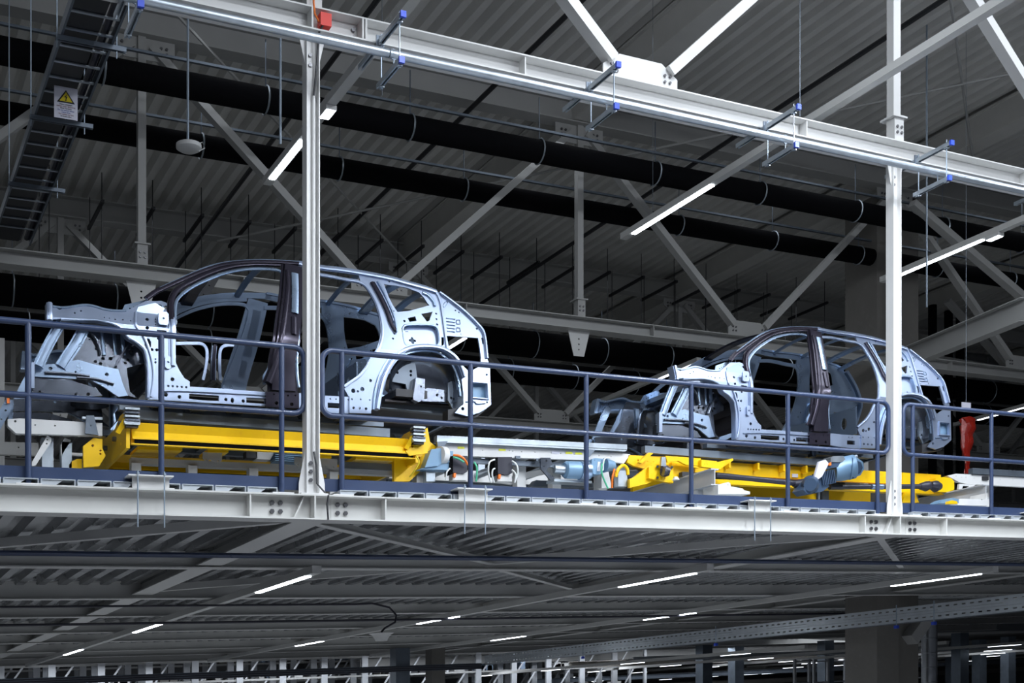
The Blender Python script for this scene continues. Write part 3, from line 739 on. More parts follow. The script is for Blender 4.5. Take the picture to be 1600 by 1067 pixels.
    # --- sill behind B pillar
    outer = [(467,614),(500,617.5),(545,620),(546,646),(520,645),(467,637.5)]
    P('rear_sill', panel(outer, [hp((512,629),(531,630),(531,638),(512,637)), hc(516,623,1), hc(525,623.5,1), hc(544,624.5,.9)], .03), 'alu')
    P('sill_patch', panel([(546,619),(581,621),(580,646),(546,645)], [hc(552.5,637,1.9), hc(562,637.5,1.8), hc(572,638.5,1.9), hc(550,623.5,1.2), hc(563.5,624,1.2), hc(577.5,625,1.2)], .02, off=-.015), 'alu')
    # --- upper rail over the rear door
    P('rear_roof_rail', strap([(466,411.5),(500,418),(540,423),(600,433.5),(640,444),(666,451),(681,456)], .055, .02, off=-.004), 'alu')
    P('roof_rail_top', strap([(466,408.5),(500,414.5),(540,419),(600,429.3),(640,439.8),(666,447),(681,453.5)], .02, .006, off=.01), 'alub')
    P('rear_door_lip', strap([(468,427),(500,429),(540,436.5),(560,440),(573,448),(585,467),(593,487),(597,507),(597,525),(591,546),(580,562),(572,576),(561,588.5),(549,597),(538,604.5)], .034, .008, off=-.002), 'alu')
    # --- rear side panel with quarter window, tail opening and filler recess
    outer = [(560,428),(600,434),(640,443),(666,450),(681,454),(705,470.5),(724.5,485.5),(744,503.5),(754.5,515.5),(758,527.5),(759.7,544),(761,559),(765.5,575.6),(767.4,632),(760,638),
             (748.7,645),(730,650),(711,645),(718,636),(724,632),(724,615),(720.5,587),(714,569),(707,558),(696,549.5),(685,545.5),(660,543.5),(636,545.5),(623,554),(610,569),(601,584),(594.5,606),(590,629),(581,640),(578,646),(575,621),(545,620),(538,607),
             (550,598),(563,589.5),(574,576.5),(582,562),(593,546),(598.5,525),(598.5,505),(594.5,485),(586.5,466),(574.5,447.5),(563,439)]
    holes = [hp((600,444),(620,446.5),(636,449.5),(655,457),(662,464.5),(668,473.5),(671,477),(655,481.5),(640,485.5),(621,487.5),(614,477),(607,463)),
             hp((698,524.5),(747,528),(750,545),(750.5,572),(733,581),(722,570),(714,556),(702,547)),
             hp((637,497),(649,494),(651,501.5),(640,503)), hp((658,490.5),(676,487),(671,501),(667,502.5)),
             hc(632,501.5,1.8), hc(681.5,490,1.5), hc(682,498.5,1.5), hc(683,507,1.8), hc(616,521.5,1.4), hc(614,529,1.6), hp((689.5,526.5),(693.5,527),(694,538),(690,541)), hc(608,440,1.4), hc(615.5,486,.9),
             hc(688,483.5,1.5), hc(711.5,485,1.2), hc(717,488,1.2), hc(745,513.5,1.8), hp((752,528),(757,527),(757.5,537),(753.5,538)), hc(720,522,.8),
             hc(552,610.5,3), hc(559,611.5,1.6), hc(566,608,3), hc(579,594.5,2.2), hc(723,638.5,2.4), hc(760.5,585.5,1.6), hc(761,628.5,1.4),
             hp((739,598),(760,600),(760,622),(739,620))]
    holes += [hp((627,512),(632,506.5),(676,507.5),(685,513),(687,527),(684,541.5),(674,541.5),(655,540.5),(636,541),(631,532))]
    P('rear_side_panel', panel(outer, holes, .02), 'alu')
    # filler recess plate with its four-lobed hole
    q = []
    cx, cz = T(647.5,530)
    for i in range(24):
        a = 2*pi*i/24; r = .030*(1+.28*cos(4*a)); q.append((cx+r*cos(a), cz+r*sin(a)))
    P('filler_plate', panel([(627,506),(688,506),(689,542),(628,543)], [q, hc(634.5,518,.8), hc(637,518,.8), hc(668.5,538,1.3)], .012, off=.045), 'alu')
    P('filler_rim', loop_strap([(629,513),(634,507.5),(655,506.5),(676,507.5),(684,513),(687,527),(684,540),(655,539),(636,539.5),(631,530)], .022, .006, off=.004, depth=.045, n=3), 'alub')
    P('c_pillar_channel', strap([(580,441),(588,455),(596,470),(604,488),(610,505),(617,517)], .030, .012, off=-.012, flange=.12), 'bronze')
    P('c_pillar_channel', strap([(589,440),(597,454),(605,472),(613,490),(617,505),(619,519)], .016, .012, off=-.012, flange=.12), 'alub')
    P('c_pillar_rib', strap([(584,441),(592.5,456),(600.5,471),(608,488),(613.5,503)], .018, .018, off=-.012), 'alu')
    P('d_pillar_joint', strap([(672,452),(682,458),(688,472),(690,484),(693,505),(695,522),(698,545)], .05, .012, off=-.004, w2=.03), 'alu')
    P('d_pillar_channel', strap([(660,457),(668,461),(676,470),(679,478)], .035, .010, off=-.008), 'alub')
    P('tail_frame', strap([(686,457),(706,471.5),(725,486.5),(744,505),(753.5,517),(757,530),(758.5,545),(760,560)], .03, .016, off=-.012, depth=.08), 'alu')
    b = MB()
    for i in range(5):
        strap([(697+.4*i,497+5*i),(707,498+5*i),(711,498.8+5*i)], .007, .006, off=-.004, b=b, n=1)
    for y in (503, 515): loop_strap([(713,y-3),(718,y-3),(719,y+3),(713,y+3)], .006, .005, off=-.003, b=b, n=1)
    loop_strap([(692,478),(695,472),(699,471),(698,476),(694,480)], .006, .006, off=-.003, b=b, n=2)
    P('vent_pressings', b, 'alub')
    P('wheel_arch', strap([(588,640),(591,622),(595,604),(602,584),(612,567),(624,552.5),(637,544.5),(659,541.5),(682,543.5),(697,549),(709,559),(718,573),(724,590)], .045, .02, off=-.024, depth=.06), 'alu')
    P('arch_inner_lip', strap([(593,630),(597,606),(604,586),(614,570),(626,557),(640,550),(660,547),(682,549),(695,555),(706,565),(714,580),(719,598),(721,618)], .02, .004, off=.02, depth=.05), 'alub')
    P('arch_front_rib', strap([(583,640),(586,612),(592,590),(602,570),(612,556)], .03, .012, off=-.006), 'alub')
    P('lamp_box_rim', loop_strap([(737,597),(761,599),(762,624),(737,622)], .022, .010, off=-.006, n=1), 'alu')
    P('lamp_box', panel([(737,597),(761,599),(762,624),(737,622)], [], .01, off=.05), 'motor')
    P('tail_lower_rib', strap([(728,628),(740,627),(745,631),(758,630)], .014, .008, off=-.005), 'alub')
    # --- front structure inside the fender
    def ins(outer, holes, off, thick=.012): return panel(outer, holes, thick, off)
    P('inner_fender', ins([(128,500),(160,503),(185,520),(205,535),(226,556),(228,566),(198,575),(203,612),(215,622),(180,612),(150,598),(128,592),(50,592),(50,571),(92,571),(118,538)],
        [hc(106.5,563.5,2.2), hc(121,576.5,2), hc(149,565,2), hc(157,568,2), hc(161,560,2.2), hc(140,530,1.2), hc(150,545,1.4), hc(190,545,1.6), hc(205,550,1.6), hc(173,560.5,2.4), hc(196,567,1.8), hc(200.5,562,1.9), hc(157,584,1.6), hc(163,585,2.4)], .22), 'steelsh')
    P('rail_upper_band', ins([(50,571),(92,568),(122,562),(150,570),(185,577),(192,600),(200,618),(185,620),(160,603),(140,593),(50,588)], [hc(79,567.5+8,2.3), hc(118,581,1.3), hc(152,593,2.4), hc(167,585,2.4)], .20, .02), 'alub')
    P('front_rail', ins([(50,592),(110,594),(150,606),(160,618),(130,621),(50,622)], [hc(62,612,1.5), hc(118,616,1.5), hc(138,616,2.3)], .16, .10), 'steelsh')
    P('rail_end_plate', ins([(46,566),(54,566),(54,606),(46,606)], [], .10, .05), 'alu')
    P('diagonal_brace', strap([(97,502),(85,522),(72,546),(60,572)], .085, .02, off=.14), 'alub')
    P('diagonal_brace', strap([(131,514),(118,538),(106,556),(95,573)], .095, .015, off=.19), 'alub')
    for q_ in ([(135,512),(150,530),(158,552)], [(200,540),(190,556),(182,572)], [(120,590),(150,592),(178,600)], [(70,582),(110,584),(140,588)]):
        P('inner_bead', strap(q_, .022, .010, off=.185), 'steelsh')
    # strut tower: half cone bulging
    b = MB(); cx, cz = T(182, 558); n = 14; vs = []; lev = [(-.12, .17), (0, .165), (.10, .15), (.20, .125), (.235, .09), (.24, .03)]
    for dz, r in lev:
        for k in range(n+1):
            a = pi+pi*k/n; vs.append((cx+r*cos(a), .42+r*1.05*sin(a), cz+dz))
    b.add(vs, [(i*(n+1)+k, i*(n+1)+k+1, (i+1)*(n+1)+k+1, (i+1)*(n+1)+k) for i in range(len(lev)-1) for k in range(n)]); b.smooth = True
    P('strut_tower', b, 'steelsh')
    b = MB()
    for px in (158, 189, 176):
        strap([(px,515),(px+2,536),(px+4,556)], .045, .03, off=.235 if px != 176 else .25, b=b)
    P('tower_rib', b, 'alub')
    # rear wheelhouse: domed inner skin
    b = MB(); cx, cz = T(660, 607, .1); n = 20; vs = []; rings = [(.345, .03), (.34, .10), (.31, .17), (.25, .22), (.15, .25), (.05, .26)]
    for r, y in rings:
        for k in range(n+1):
            a = -.35+(pi+.5)*k/n; z = cz+r*.97*sin(a); vs.append((cx+r*cos(a), y+tum(z)*.5, max(z, cz-.12)))
    b.add(vs, [(i*(n+1)+k, i*(n+1)+k+1, (i+1)*(n+1)+k+1, (i+1)*(n+1)+k) for i in range(len(rings)-1) for k in range(n)]); b.smooth = True
    P('rear_wheelhouse', b, 'steelsh')
    P('wheelhouse_bracket', ins([(612,560),(648,562),(652,590),(655,615),(640,625),(634,600),(612,596)], [hc(621,575,2), hc(621,582,2), hc(642,580,2), hc(642,586,1.8)], .20, .03), 'dgalv')
    P('wheelhouse_bracket', ins([(655,612),(668,606),(700,610),(704,628),(660,627)], [hc(683,617,2.3), hc(690,621.5,2)], .16, .03), 'steelsh')
    P('spring_seat', ins([(650,590),(664,592),(663,622),(655,628),(645,624)], [hc(664-6,604,1.6)], .14, .12), 'steelsh')
    P('tail_pocket', ins([(700,598),(719,590),(724,612),(722,634),(708,640),(700,625)], [hc(716,609,2), hc(705,622,2)], .12, .03), 'dgalv')
    P('bumper_bracket', ins([(700,640),(735,634),(766,634),(745,652),(700,656)], [], .04, .12), 'dark')
    for name, b, m in both:
        o = b.build(name, m, t)
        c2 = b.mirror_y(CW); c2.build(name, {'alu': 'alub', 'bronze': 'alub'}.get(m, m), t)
    # --- across the car
    vz = ins([(340,431),(325,441),(308,456),(299,470),(294,484),(318,480),(322,478),(329,458),(343,434)], [hc(327,446,1), hc(318,460,1)], 1.15, .03)
    vz.build('windscreen_corner_plate', 'dark', t)
    def X(name, b, m, **k): return b.build(name, m, t, **k)
    x0, z0 = T(300, 622); x1, _ = T(585, 640)
    # floor pan with tunnel
    xf, _ = T(235, 600)
    b = MB(); sec = [(.02, .07), (.35, .04), (.62, .04), (.68, .16), (.95, .16), (1.01, .04), (1.28, .04), (CW-.02, .07)]
    vs = [(xf, y, z0+z-.05) for y, z in sec]+[(x1+.1, y, z0+z-.05) for y, z in sec]
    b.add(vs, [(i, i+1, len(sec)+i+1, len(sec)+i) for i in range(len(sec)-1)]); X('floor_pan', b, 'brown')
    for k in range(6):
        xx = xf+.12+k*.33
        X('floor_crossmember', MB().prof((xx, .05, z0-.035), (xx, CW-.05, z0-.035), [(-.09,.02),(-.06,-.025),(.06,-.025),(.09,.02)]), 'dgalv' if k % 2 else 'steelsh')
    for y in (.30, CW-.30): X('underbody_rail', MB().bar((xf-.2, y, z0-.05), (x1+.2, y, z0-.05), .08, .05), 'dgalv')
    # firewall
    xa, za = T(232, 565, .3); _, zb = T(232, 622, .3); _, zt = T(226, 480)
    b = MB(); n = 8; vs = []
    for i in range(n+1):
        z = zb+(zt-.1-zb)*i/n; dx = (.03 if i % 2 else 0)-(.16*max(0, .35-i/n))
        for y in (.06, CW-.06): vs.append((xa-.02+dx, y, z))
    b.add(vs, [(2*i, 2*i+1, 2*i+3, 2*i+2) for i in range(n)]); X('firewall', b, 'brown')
    X('cowl', MB().prof((xa-.02, .05, zt-.02), (xa-.02, CW-.05, zt-.02), [(-.14,-.05),(.05,-.07),(.10,.02),(.02,.06),(-.12,.01)]), 'alub')
    X('dash_beam', MB().tube([(xa+.16, .06, zt-.10), (xa+.16, CW-.06, zt-.10)], .03, 10), 'dgalv')
    xw, zw = T(206, 500)
    X('bulkhead_plate', MB().box(xw-.05, xw+.12, .18, CW-.18, zw-.05, zw-.03), 'steelsh')
    # windscreen header and roof bows
    def bow(px, py, wd, m, drop=.0):
        x, z = T(px, py); yo = tum(z)
        n = 8; vs = []
        for i in range(n+1):
            s = i/n; y = yo+(CW-2*yo)*s; zz = z+.05*sin(pi*s)-drop
            for dx, dz in ((-wd/2, 0), (-wd/2+.015, -.018), (wd/2-.015, -.018), (wd/2, 0)): vs.append((x+dx, y, zz+dz))
        f = [(i*4+j, i*4+j+1, (i+1)*4+j+1, (i+1)*4+j) for i in range(n) for j in range(3)]
        X('roof_bow', MB().add(vs, f), m)
    bow(340, 417, .13, 'bronze'); bow(420, 409.5, .07, 'alub'); bow(500, 416, .06, 'alub'); bow(570, 426, .06, 'alub'); bow(630, 440, .12, 'alub'); bow(672, 452, .10, 'alub')
    # dark header reinforcement hanging at the windscreen corner of the far side
    # rear end: tail sill and cross parts
    xr, zr = T(757, 590); _, zr2 = T(757, 634)
    X('tail_panel', MB().box(xr-.03, xr, .15, CW-.15, zr2, zr-.02), 'alub')
    X('bumper_beam', MB().box(xr-.0, xr+.06, .10, CW-.10, zr2+.01, zr2+.09), 'dark')
    xs, zs = T(690, 600, .3)
    X('luggage_floor', MB().box(xs-.62, xr-.03, .22, CW-.22, zr2+.03, zr2+.05), 'brown')
    xs2, zs2 = T(612, 618, .3)
    X('rear_crossmember', MB().box(xs2-.02, xs2+.30, .15, CW-.15, zs2-.04, zs2+.03), 'dark')
    X('rear_axle_rail', MB().bar((xs2-.1, .35, zs2-.09), (xr-.1, .35, zr2+.0), .07, .06), 'dgalv')
    X('rear_axle_rail', MB().bar((xs2-.1, CW-.35, zs2-.09), (xr-.1, CW-.35, zr2+.0), .07, .06), 'dgalv')
    # seat bench wall
    xb, zb_ = T(560, 600, .2)
    b = MB(); b.poly([(.25, zb_-.1), (CW-.25, zb_-.1), (CW-.25, zb_+.22), (.25, zb_+.22)], [circ(.45, zb_+.06, .05, 10, .07), circ(CW-.45, zb_+.06, .05, 10, .07), circ(.7, zb_+.05, .04)], .015, plane='yz', off=xb)
    X('seat_bulkhead', b, 'alub')
    # sound-deadened tunnel hump seen through the door and sealer line
    xq, zq = T(340, 603)
    X('seam_sealer', MB().tube([(xq-.1, .03, z0+.07), (xq+.2, .05, z0+.065), (xq+.45, .05, z0+.08), (xq+.62, .04, z0+.13)], .014, 8), 'tan')
    b = MB()
    for k in range(5): b.cbox((xq-.06+k*.05, .03, z0+.075), (.035, .03, .03))
    X('clip_row', b, 'alub', kind='stuff')
    return t
car1 = car_body('silver and dark bare car body on the left lift table, behind the left column')
car2 = copy_tree(car1, loc=(CO[0]+6.17, CO[1], CO[2]))
for ch in list(car2.children):
    if ch.name.startswith('windscreen_corner_plate'): bpy.data.objects.remove(ch)
car2['label'] = 'silver and dark bare car body on the right lift table, behind the right column'

# ================================================================== CONVEYORS AND LIFT TABLES ON THE DECK
class Item:
    "a thing whose pieces are outlined on planes of constant depth v"
    def __init__(s, name, px, py, v, label, cat, group=None):
        u, z = at(px, py, v); s.o = (u, v, z); s.t = thing(name, s.o, label, cat, group)
    def slab(s, name, P, v, th, m, holes=(), parent=None, **k):
        Q = [at(x, y, v) for x, y in P]; b = MB()
        b.poly([(u-s.o[0], z-s.o[2]) for u, z in Q], [circ(at(x, y, v)[0]-s.o[0], at(x, y, v)[1]-s.o[2], r*11/F) for x, y, r in holes], th, off=v-s.o[1])
        return b.build(name, m, parent or s.t, **k)
    def p(s, px, py, v): u, z = at(px, py, v); return (u-s.o[0], v-s.o[1], z-s.o[2])
    def tube(s, name, P, r, m, n=8, parent=None, **k):
        pts = [s.p(*q) for q in P]
        if len(pts) > 2 and not isinstance(r, list): pts = smoothpts(pts, 4)
        return MB().tube(pts, r, n).build(name, m, parent or s.t, **k)
    def bar(s, name, a, b, w_, h, m, parent=None, **k): return MB().bar(s.p(*a), s.p(*b), w_, h).build(name, m, parent or s.t, **k)
    def chan(s, name, a, b, w_, h, m, parent=None): return MB().chan(s.p(*a), s.p(*b), w_, h).build(name, m, parent or s.t)
    def leg(s, px, v, ytop, w_=.06, m='grey', name='leg'):
        u, z = at(px, ytop, v); return MB().box(u-s.o[0]-w_/2, u-s.o[0]+w_/2, v-s.o[1], v-s.o[1]+w_, 1.767-s.o[2]+0, z-s.o[2]).build(name, m, s.t)

# ---- left skid under the left car
def skid(x0, y0, x1, y1, h, label, v=10.95):
    I = Item('skid', x0, y0+h, v, label, 'skid', 'grey skids under the car bodies')
    for k, vv in enumerate((v, v+1.25)):
        a = at(x0, y0, v); b = at(x1, y1, v); zb = at(x0, y0+h, v)[1]
        bb = MB(); hh = a[1]-zb
        bb.bar((0, vv-v, hh/2), (b[0]-a[0], vv-v, hh/2+(b[1]-a[1])), .07, hh); bb.build('runner', 'skidm', I.t)
    for f in (.12, .38, .66, .9):
        MB().box((b[0]-a[0])*f-.04, (b[0]-a[0])*f+.04, 0, 1.25, .0, .05).build('cross_tube', 'dgalv', I.t)
    for f in (.2, .8):
        for vv in (.0, 1.25): MB().box((b[0]-a[0])*f-.03, (b[0]-a[0])*f+.03, vv-.02, vv+.05, hh, hh+.12).build('body_support', 'steelsh', I.t)
    return I
skid(206, 641, 607, 671, 14.5, 'dark grey skid under the left car body on yellow table')
skid(1005, 697, 1330, 722, 11, 'dark grey skid under the right car body')

# ---- yellow lift table, left
I = Item('lift_table', 206, 660, 10.75, 'long plain yellow lift table carrying the left car body', 'lift table', 'yellow lift tables')
a = at(206, 659, 10.75); b = at(648, 687.5, 10.75); L = b[0]-a[0]; o = I.o
for k, y in enumerate((0, 1.35)):
    bb = MB()
    bb.prof((0, y, 0), (L, y, 0), [(-.06, 0), (.01, 0), (-.012, -.07), (.022, -.128), (.022, -.140), (-.02, -.142), (-.02, -.178), (-.06, -.178)])
    bb.build('side_beam', 'yellow', I.t)
    MB().box(.02, L-.02, y-.012, y-.001 if 0 else y+.0, -.172, -.138).build('slot_strip', 'black', I.t)  # black strip filling the slot below the lower facet
    MB().box(.0, L, y-.022, y, -.186, -.176).build('lower_lip', 'yellow', I.t)
for k, x in enumerate((-.02, L)):
    s = -1 if k == 0 else 1
    bb = MB(); x0_ = x if k else x-.03
    bb.poly([(-.06, .03), (.0, .10), (.25, .10), (.45, .04), (.9, .04), (1.05, .10), (1.45, .10), (1.45, -.22), (-.02, -.22), (-.02, -.10)], [circ(.3, -.02, .02), circ(.55, -.05, .02), circ(.2, -.14, .015), circ(.9,-.1,.02)], .03, plane='yz', off=x0_)
    e = bb.build('end_plate', 'yellow', I.t)
    bb = MB().bolts([(x0_+.0, .2, .02), (x0_, .35, -.08)], .02, .04, ax=0); bb.v = bb.v
    for q, (yy, zz) in enumerate(((.15, .02), (.4, -.06), (.8, -.06))): MB().tube([(x0_-.03, yy, zz), (x0_+.05, yy, zz)], .022, 8).build('pivot_pin', 'bolt', e)
    # clamp stack
    st = MB().box(x-.06, x+.07, -.09, -.03, -.03, .0); st.build('clamp_plate', 'galv', I.t)
    for q in range(5):
        z = .02+q*.031-.06
        MB().box(x-.055, x+.065, -.10, -.02, z, z+.017).build('clamp_plate', 'galv' if q % 2 == 0 else 'steelsh', I.t)
    MB().box(x-.045, x+.055, -.085, -.03, -.06, .11).build('clamp_core', 'dark', I.t)
    MB().bar((x-.1, -.02, -.10), (x-.02, -.05, .05), .04, .03, (0,1,0)).build('clamp_arm', 'yellow', I.t)
I.slab('under_plate', [(215,697),(285,699),(285,704),(215,702)], 10.9, .3, 'yellow')
I.slab('under_plate', [(325,701),(357,702),(357,707),(325,706)], 10.9, .3, 'yellow')
I.slab('under_plate', [(500,710),(518,711),(518,716),(500,715)], 10.9, .3, 'yellow')
I.slab('under_plate', [(556,712),(615,715),(615,720),(556,717)], 10.9, .3, 'yellow')
I.slab('corner_bracket', [(616,716),(672,690),(684,700),(672,722),(640,752),(616,752)], 10.95, .05, 'yellow', [(640,728,1.5),(655,715,2)])
I.slab('corner_bracket', [(634,705),(652,682),(668,668),(672,690),(668,708),(640,712)], 10.72, .03, 'yellow', [(644,697,2.5),(655,690,2.2)])
I.tube('cable', [(650,712,10.7),(655,722,10.68),(648,735,10.7),(640,745,10.75)], .006, 'signy', 6)
# ---- grey base frame of the left table
I = Item('base_frame', 205, 735, 10.85, 'grey steel base frame standing under the left lift table', 'frame')
for v_, y in ((11.0, 724), (12.1, 700)):
    a = I.p(205, 714.5, 11.0); b_ = I.p(668, 742, 11.0)
    MB().box(a[0], b_[0], v_-10.85, v_-10.85+.08, a[2]-.055, a[2]).build('rail', 'grey', I.t)
for px in (212, 300, 395, 520, 655):
    u_, z_ = at(px, 720, 11.0); H = I.p(205, 714.5, 11.0)[2]
    MB().box(u_-I.o[0]-.04, u_-I.o[0]+.04, .12, .21, 1.767-I.o[2], H-.05).build('leg', 'grey', I.t)
I.slab('motor_plate', [(532,721),(612,725),(612,735),(532,731)], 10.95, .02, 'dgalv')
for px in (332, 475, 512):
    y = 706+(px-332)*.055
    I.slab('bracket', [(px-15,y),(px+15,y+1.5),(px+15,y+13),(px+9,y+18),(px+4,y+16),(px-4,y+12),(px-9,y+16),(px-15,y+10)], 10.93, .012, 'grey', [(px-10,y+12,1),(px+9,y+14,1)])
I.slab('shaft_box', [(385,705),(402,706),(402,716),(385,715)], 11.1, .1, 'dark')
# blue motor under the table
I = Item('table_motor', 440, 715, 11.1, 'dark blue ribbed motor half hidden under the left lift table', 'motor')
for k in range(5): I.slab('fin', [(430,706+k*3),(472,708.5+k*3),(472,710+k*3),(430,707.5+k*3)], 11.05, .15, 'motor')
I.slab('body', [(431,706),(471,708),(471,722),(431,720)], 11.08, .12, 'motord')
I.slab('white_housing', [(400,705),(430,706),(422,718),(401,717)], 11.1, .12, 'white')

# ---- left conveyor end at the picture edge
I = Item('conveyor', 10, 680, 10.85, 'white conveyor beam with chamfered end at the left picture edge', 'conveyor', 'roller conveyors')
I.slab('side_beam', [(12,655),(30,653.5),(160,661),(160,681),(25,677),(12,665)], 10.85, .06, 'white', [(24,658,1.8),(55,664,1.2),(86,665,1.2)])
I.slab('side_beam', [(-60,688),(60,692),(60,712),(-60,708)], 11.6, .06, 'grey', [(29,699,1.2)])
I.slab('cover_plate', [(135,649),(147,649),(154,680),(133,677)], 10.8, .03, 'dgalv', [(142,665,.8)])
I.bar('stub_shaft', (128,653,10.82), (160,654,10.82), .02, .02, 'galv')
for k, (px, y) in enumerate(((76, 682), (97, 688))):
    a = I.p(px, y, 10.9); MB().box(a[0]-.045+.05*k, a[0]+.045+.04*k, .1, .2, 1.767-I.o[2], a[2]-.0).build('leg', 'galv', I.t)
I.slab('diagonal_strut', [(50,722),(74,680),(80,684),(80,690),(56,727),(50,728)], 10.9, .05, 'white', [(74,687,1.2),(73,693,1.2)])
I.slab('diagonal_strut', [(95,695),(101,684),(111,688),(96,712)], 10.95, .05, 'white')
I.slab('yellow_guard', [(108,726),(112,721),(120,717),(128,717),(128,732),(108,732)], 10.95, .03, 'yellow')
I.slab('yellow_guard', [(130,697),(146,684),(160,686),(160,700),(165,712),(155,728),(131,730)], 10.85, .04, 'yellow', [(145,696,2),(157,704,1.6),(157,709,1.6)])
I.slab('cross_member', [(95,706),(130,708),(130,712),(95,710)], 11.2, .05, 'white')
I.slab('tilted_arm', [(-20,675),(10,622),(20,625),(22,632),(0,672)], 10.8, .03, 'alub', [(9,641,1.5),(2,655,1.2)])
I.slab('reflector', [(11,622),(15,622),(15,630),(11,630)], 10.78, .01, 'orange')

# ---- middle conveyor
I = Item('conveyor', 690, 725, 10.95, 'long white conveyor beam with yellow stickers between the two car bodies', 'conveyor', 'roller conveyors')
I.slab('side_beam', [(688,691.5),(960,707.5),(985,709.5),(975,724),(945,720),(688,711)], 10.95, .05, 'white',
       [(692+0,700,1),(754,703.5,1),(801,705,.9),(815,706,.9),(836,706.5,.9),(876,708.5,.9),(897,709.5,.9),(936,712,.9),(955,713,.9),(782,702.5,1),(796,704,1)])
I.slab('skid_rail', [(683,680),(980,694.5),(980,702),(683,688)], 10.92, .07, 'galv')
I.slab('rail_edge', [(683,688),(980,703),(977,705),(683,690.5)], 10.90, .09, 'galv')
for x, y in ((720,699.5), (784.5,703), (889,707.5), (904,708.5)):
    I.slab('sticker', [(x-5,y-2),(x+5,y-1.5),(x+6,y+1.5),(x-5,y+1.5)], 10.947, .002, 'sticker')
I.slab('label_plate', [(862,705),(874,705.5),(874,709),(862,708.5)], 10.946, .002, 'paper')
a = I.p(688, 711, 10.95)
for v_ in (.0, 1.25): MB().box(a[0], a[0]+2.35, v_+.05, v_+.09, a[2]-.05, a[2]-.0).build('lower_rail', 'dgalv', I.t)
MB().box(a[0], a[0]+2.3, 1.25, 1.30, a[2], a[2]+.12).build('far_beam', 'white', I.t)
for px in (668, 815, 870, 942):
    u_ = U(px, 11.1); MB().box(u_-I.o[0]-.05, u_-I.o[0]+.05, .15, .25, 1.767-I.o[2], a[2]).build('leg', 'white' if px != 668 else 'grey', I.t)
for px in (709, 760, 830, 905):
    u_ = U(px, 11.0); MB().tube([(u_-I.o[0], .06, a[2]+.07), (u_-I.o[0], 1.25, a[2]+.07)], .04, 10).build('roller', 'galv', I.t)
for px, y in ((711, 713), (810, 712), (842, 716)): I.slab('chain_clip', [(px-4,y),(px+3,y),(px+3,y+5),(px-4,y+4)], 10.93, .02, 'dgalv')
I.slab('gear_plate', [(845,715),(860,715),(863,725),(853,735),(868,748),(860,750),(845,732)], 10.9, .02, 'steelsh', [(854,720,1.8),(850,728,1.2)])
I.slab('gear_plate', [(920,702),(930,703),(922,713),(920,713)], 10.9, .03, 'dgalv')
I.slab('gear_plate', [(683,690),(700,689),(691,702),(684,698)], 10.88, .03, 'dgalv')
I.slab('tilted_plate', [(770,752),(820,738),(850,733),(855,740),(820,748),(800,757)], 11.2, .04, 'white')
I.slab('deck_tray', [(838,750),(980,757),(980,762),(830,760)], 11.3, .1, 'dgalv')
I.slab('floor_block', [(940,733),(950,733),(956,762),(940,762)], 11.0, .1, 'white')
I.slab('clear_cylinder', [(966,740),(969,735),(977,735),(980,744),(981,760),(966,760)], 10.95, .08, 'galv')
# black drive controllers with cables
for i, (px, nm) in enumerate(((717, 'beside the blue gear motor'), (787, 'with white cable loops'))):
    y = 712 if i == 0 else 714
    I = Item('drive_controller', px, y+30, 10.9, 'black drive controller box %s' % nm, 'controller', 'black drive controllers')
    I.slab('case', [(px-9,y),(px+13,y),(px+13,y+25),(px+8,y+28),(px-9,y+26)], 10.85, .10, 'plastic')
    I.slab('heat_sink', [(px-14,y+1),(px-9,y),(px-9,y+28),(px-14,y+30)], 10.83, .12, 'black', [(px-11.5, y+4+k*5, .9) for k in range(5)])
    I.slab('base', [(px-10,y+28),(px+13,y+28),(px+13,y+38),(px-10,y+38)], 10.87, .08, 'white')
    I.slab('plug', [(px-8,y+27),(px-4,y+27),(px-5,y+34),(px-8,y+33)], 10.83, .03, 'orange')
    if i:
        for s in (0, 1):
            I.tube('cable', [(px-14,y+4+s*14,10.82),(px-22+s*5,y+8+s*12,10.8),(px-24+s*6,y+22+s*6,10.8),(px-20+s*5,y+40,10.82)], .008, 'cable')
            I.tube('cable', [(px+13,y+6+s*14,10.82),(px+20-s*3,y+12+s*12,10.8),(px+22-s*3,y+24+s*5,10.8),(px+17,y+40,10.82)], .008, 'cable')
    else:
        I.tube('cable', [(px-9,y-1,10.80),(px,y,10.78),(px+8,y+5,10.78),(px+14,y+14,10.8)], .011, 'orange')
        I.tube('cable', [(px-9,y+2,10.80),(px,y+5,10.78),(px+8,y+10,10.78)], .009, 'green')
        I.tube('cable', [(px+24,y+10,10.80),(px+28,y+18,10.78),(px+28,y+28,10.78),(px+27,y+40,10.8)], .009, 'green')
        I.tube('cable', [(px-14,y+20,10.80),(px-19,y+26,10.78),(px-20,y+38,10.8)], .008, 'cable')
# geared motors
def ring(pts, n=16): return pts
I = Item('gear_motor', 690, 745, 10.85, 'light blue gear motor behind the right end of the left lift table', 'motor', 'blue grey gear motors')
a = I.p(672, 716, 10.85); b_ = I.p(708, 722, 11.0)
I.slab('gearbox', [(664,730),(674,702),(690,700),(692,722),(684,728)], 10.83, .14, 'motor')
I.tube('motor_body', [(686,711,10.86),(694,712,10.88)], .085, 'white', 18)
I.slab('terminal_box', [(694,704),(708,705),(708,720),(700,723),(690,723)], 10.84, .15, 'motor')
I.slab('cover', [(655,733),(690,722),(708,724),(706,735),(690,734)], 10.85, .12, 'motor')
I.slab('stand', [(666,733),(680,733),(680,752),(666,752)], 10.9, .08, 'galv')
I = Item('gear_motor', 915, 748, 10.85, 'grey and blue gear motor lying under the white conveyor beam', 'motor', 'blue grey gear motors')
I.tube('motor_body', [(881,734,10.9),(884,734,10.9),(905,735,10.88),(921,735.5,10.87)], [.07,.088,.09,.09], 'motor', 20)
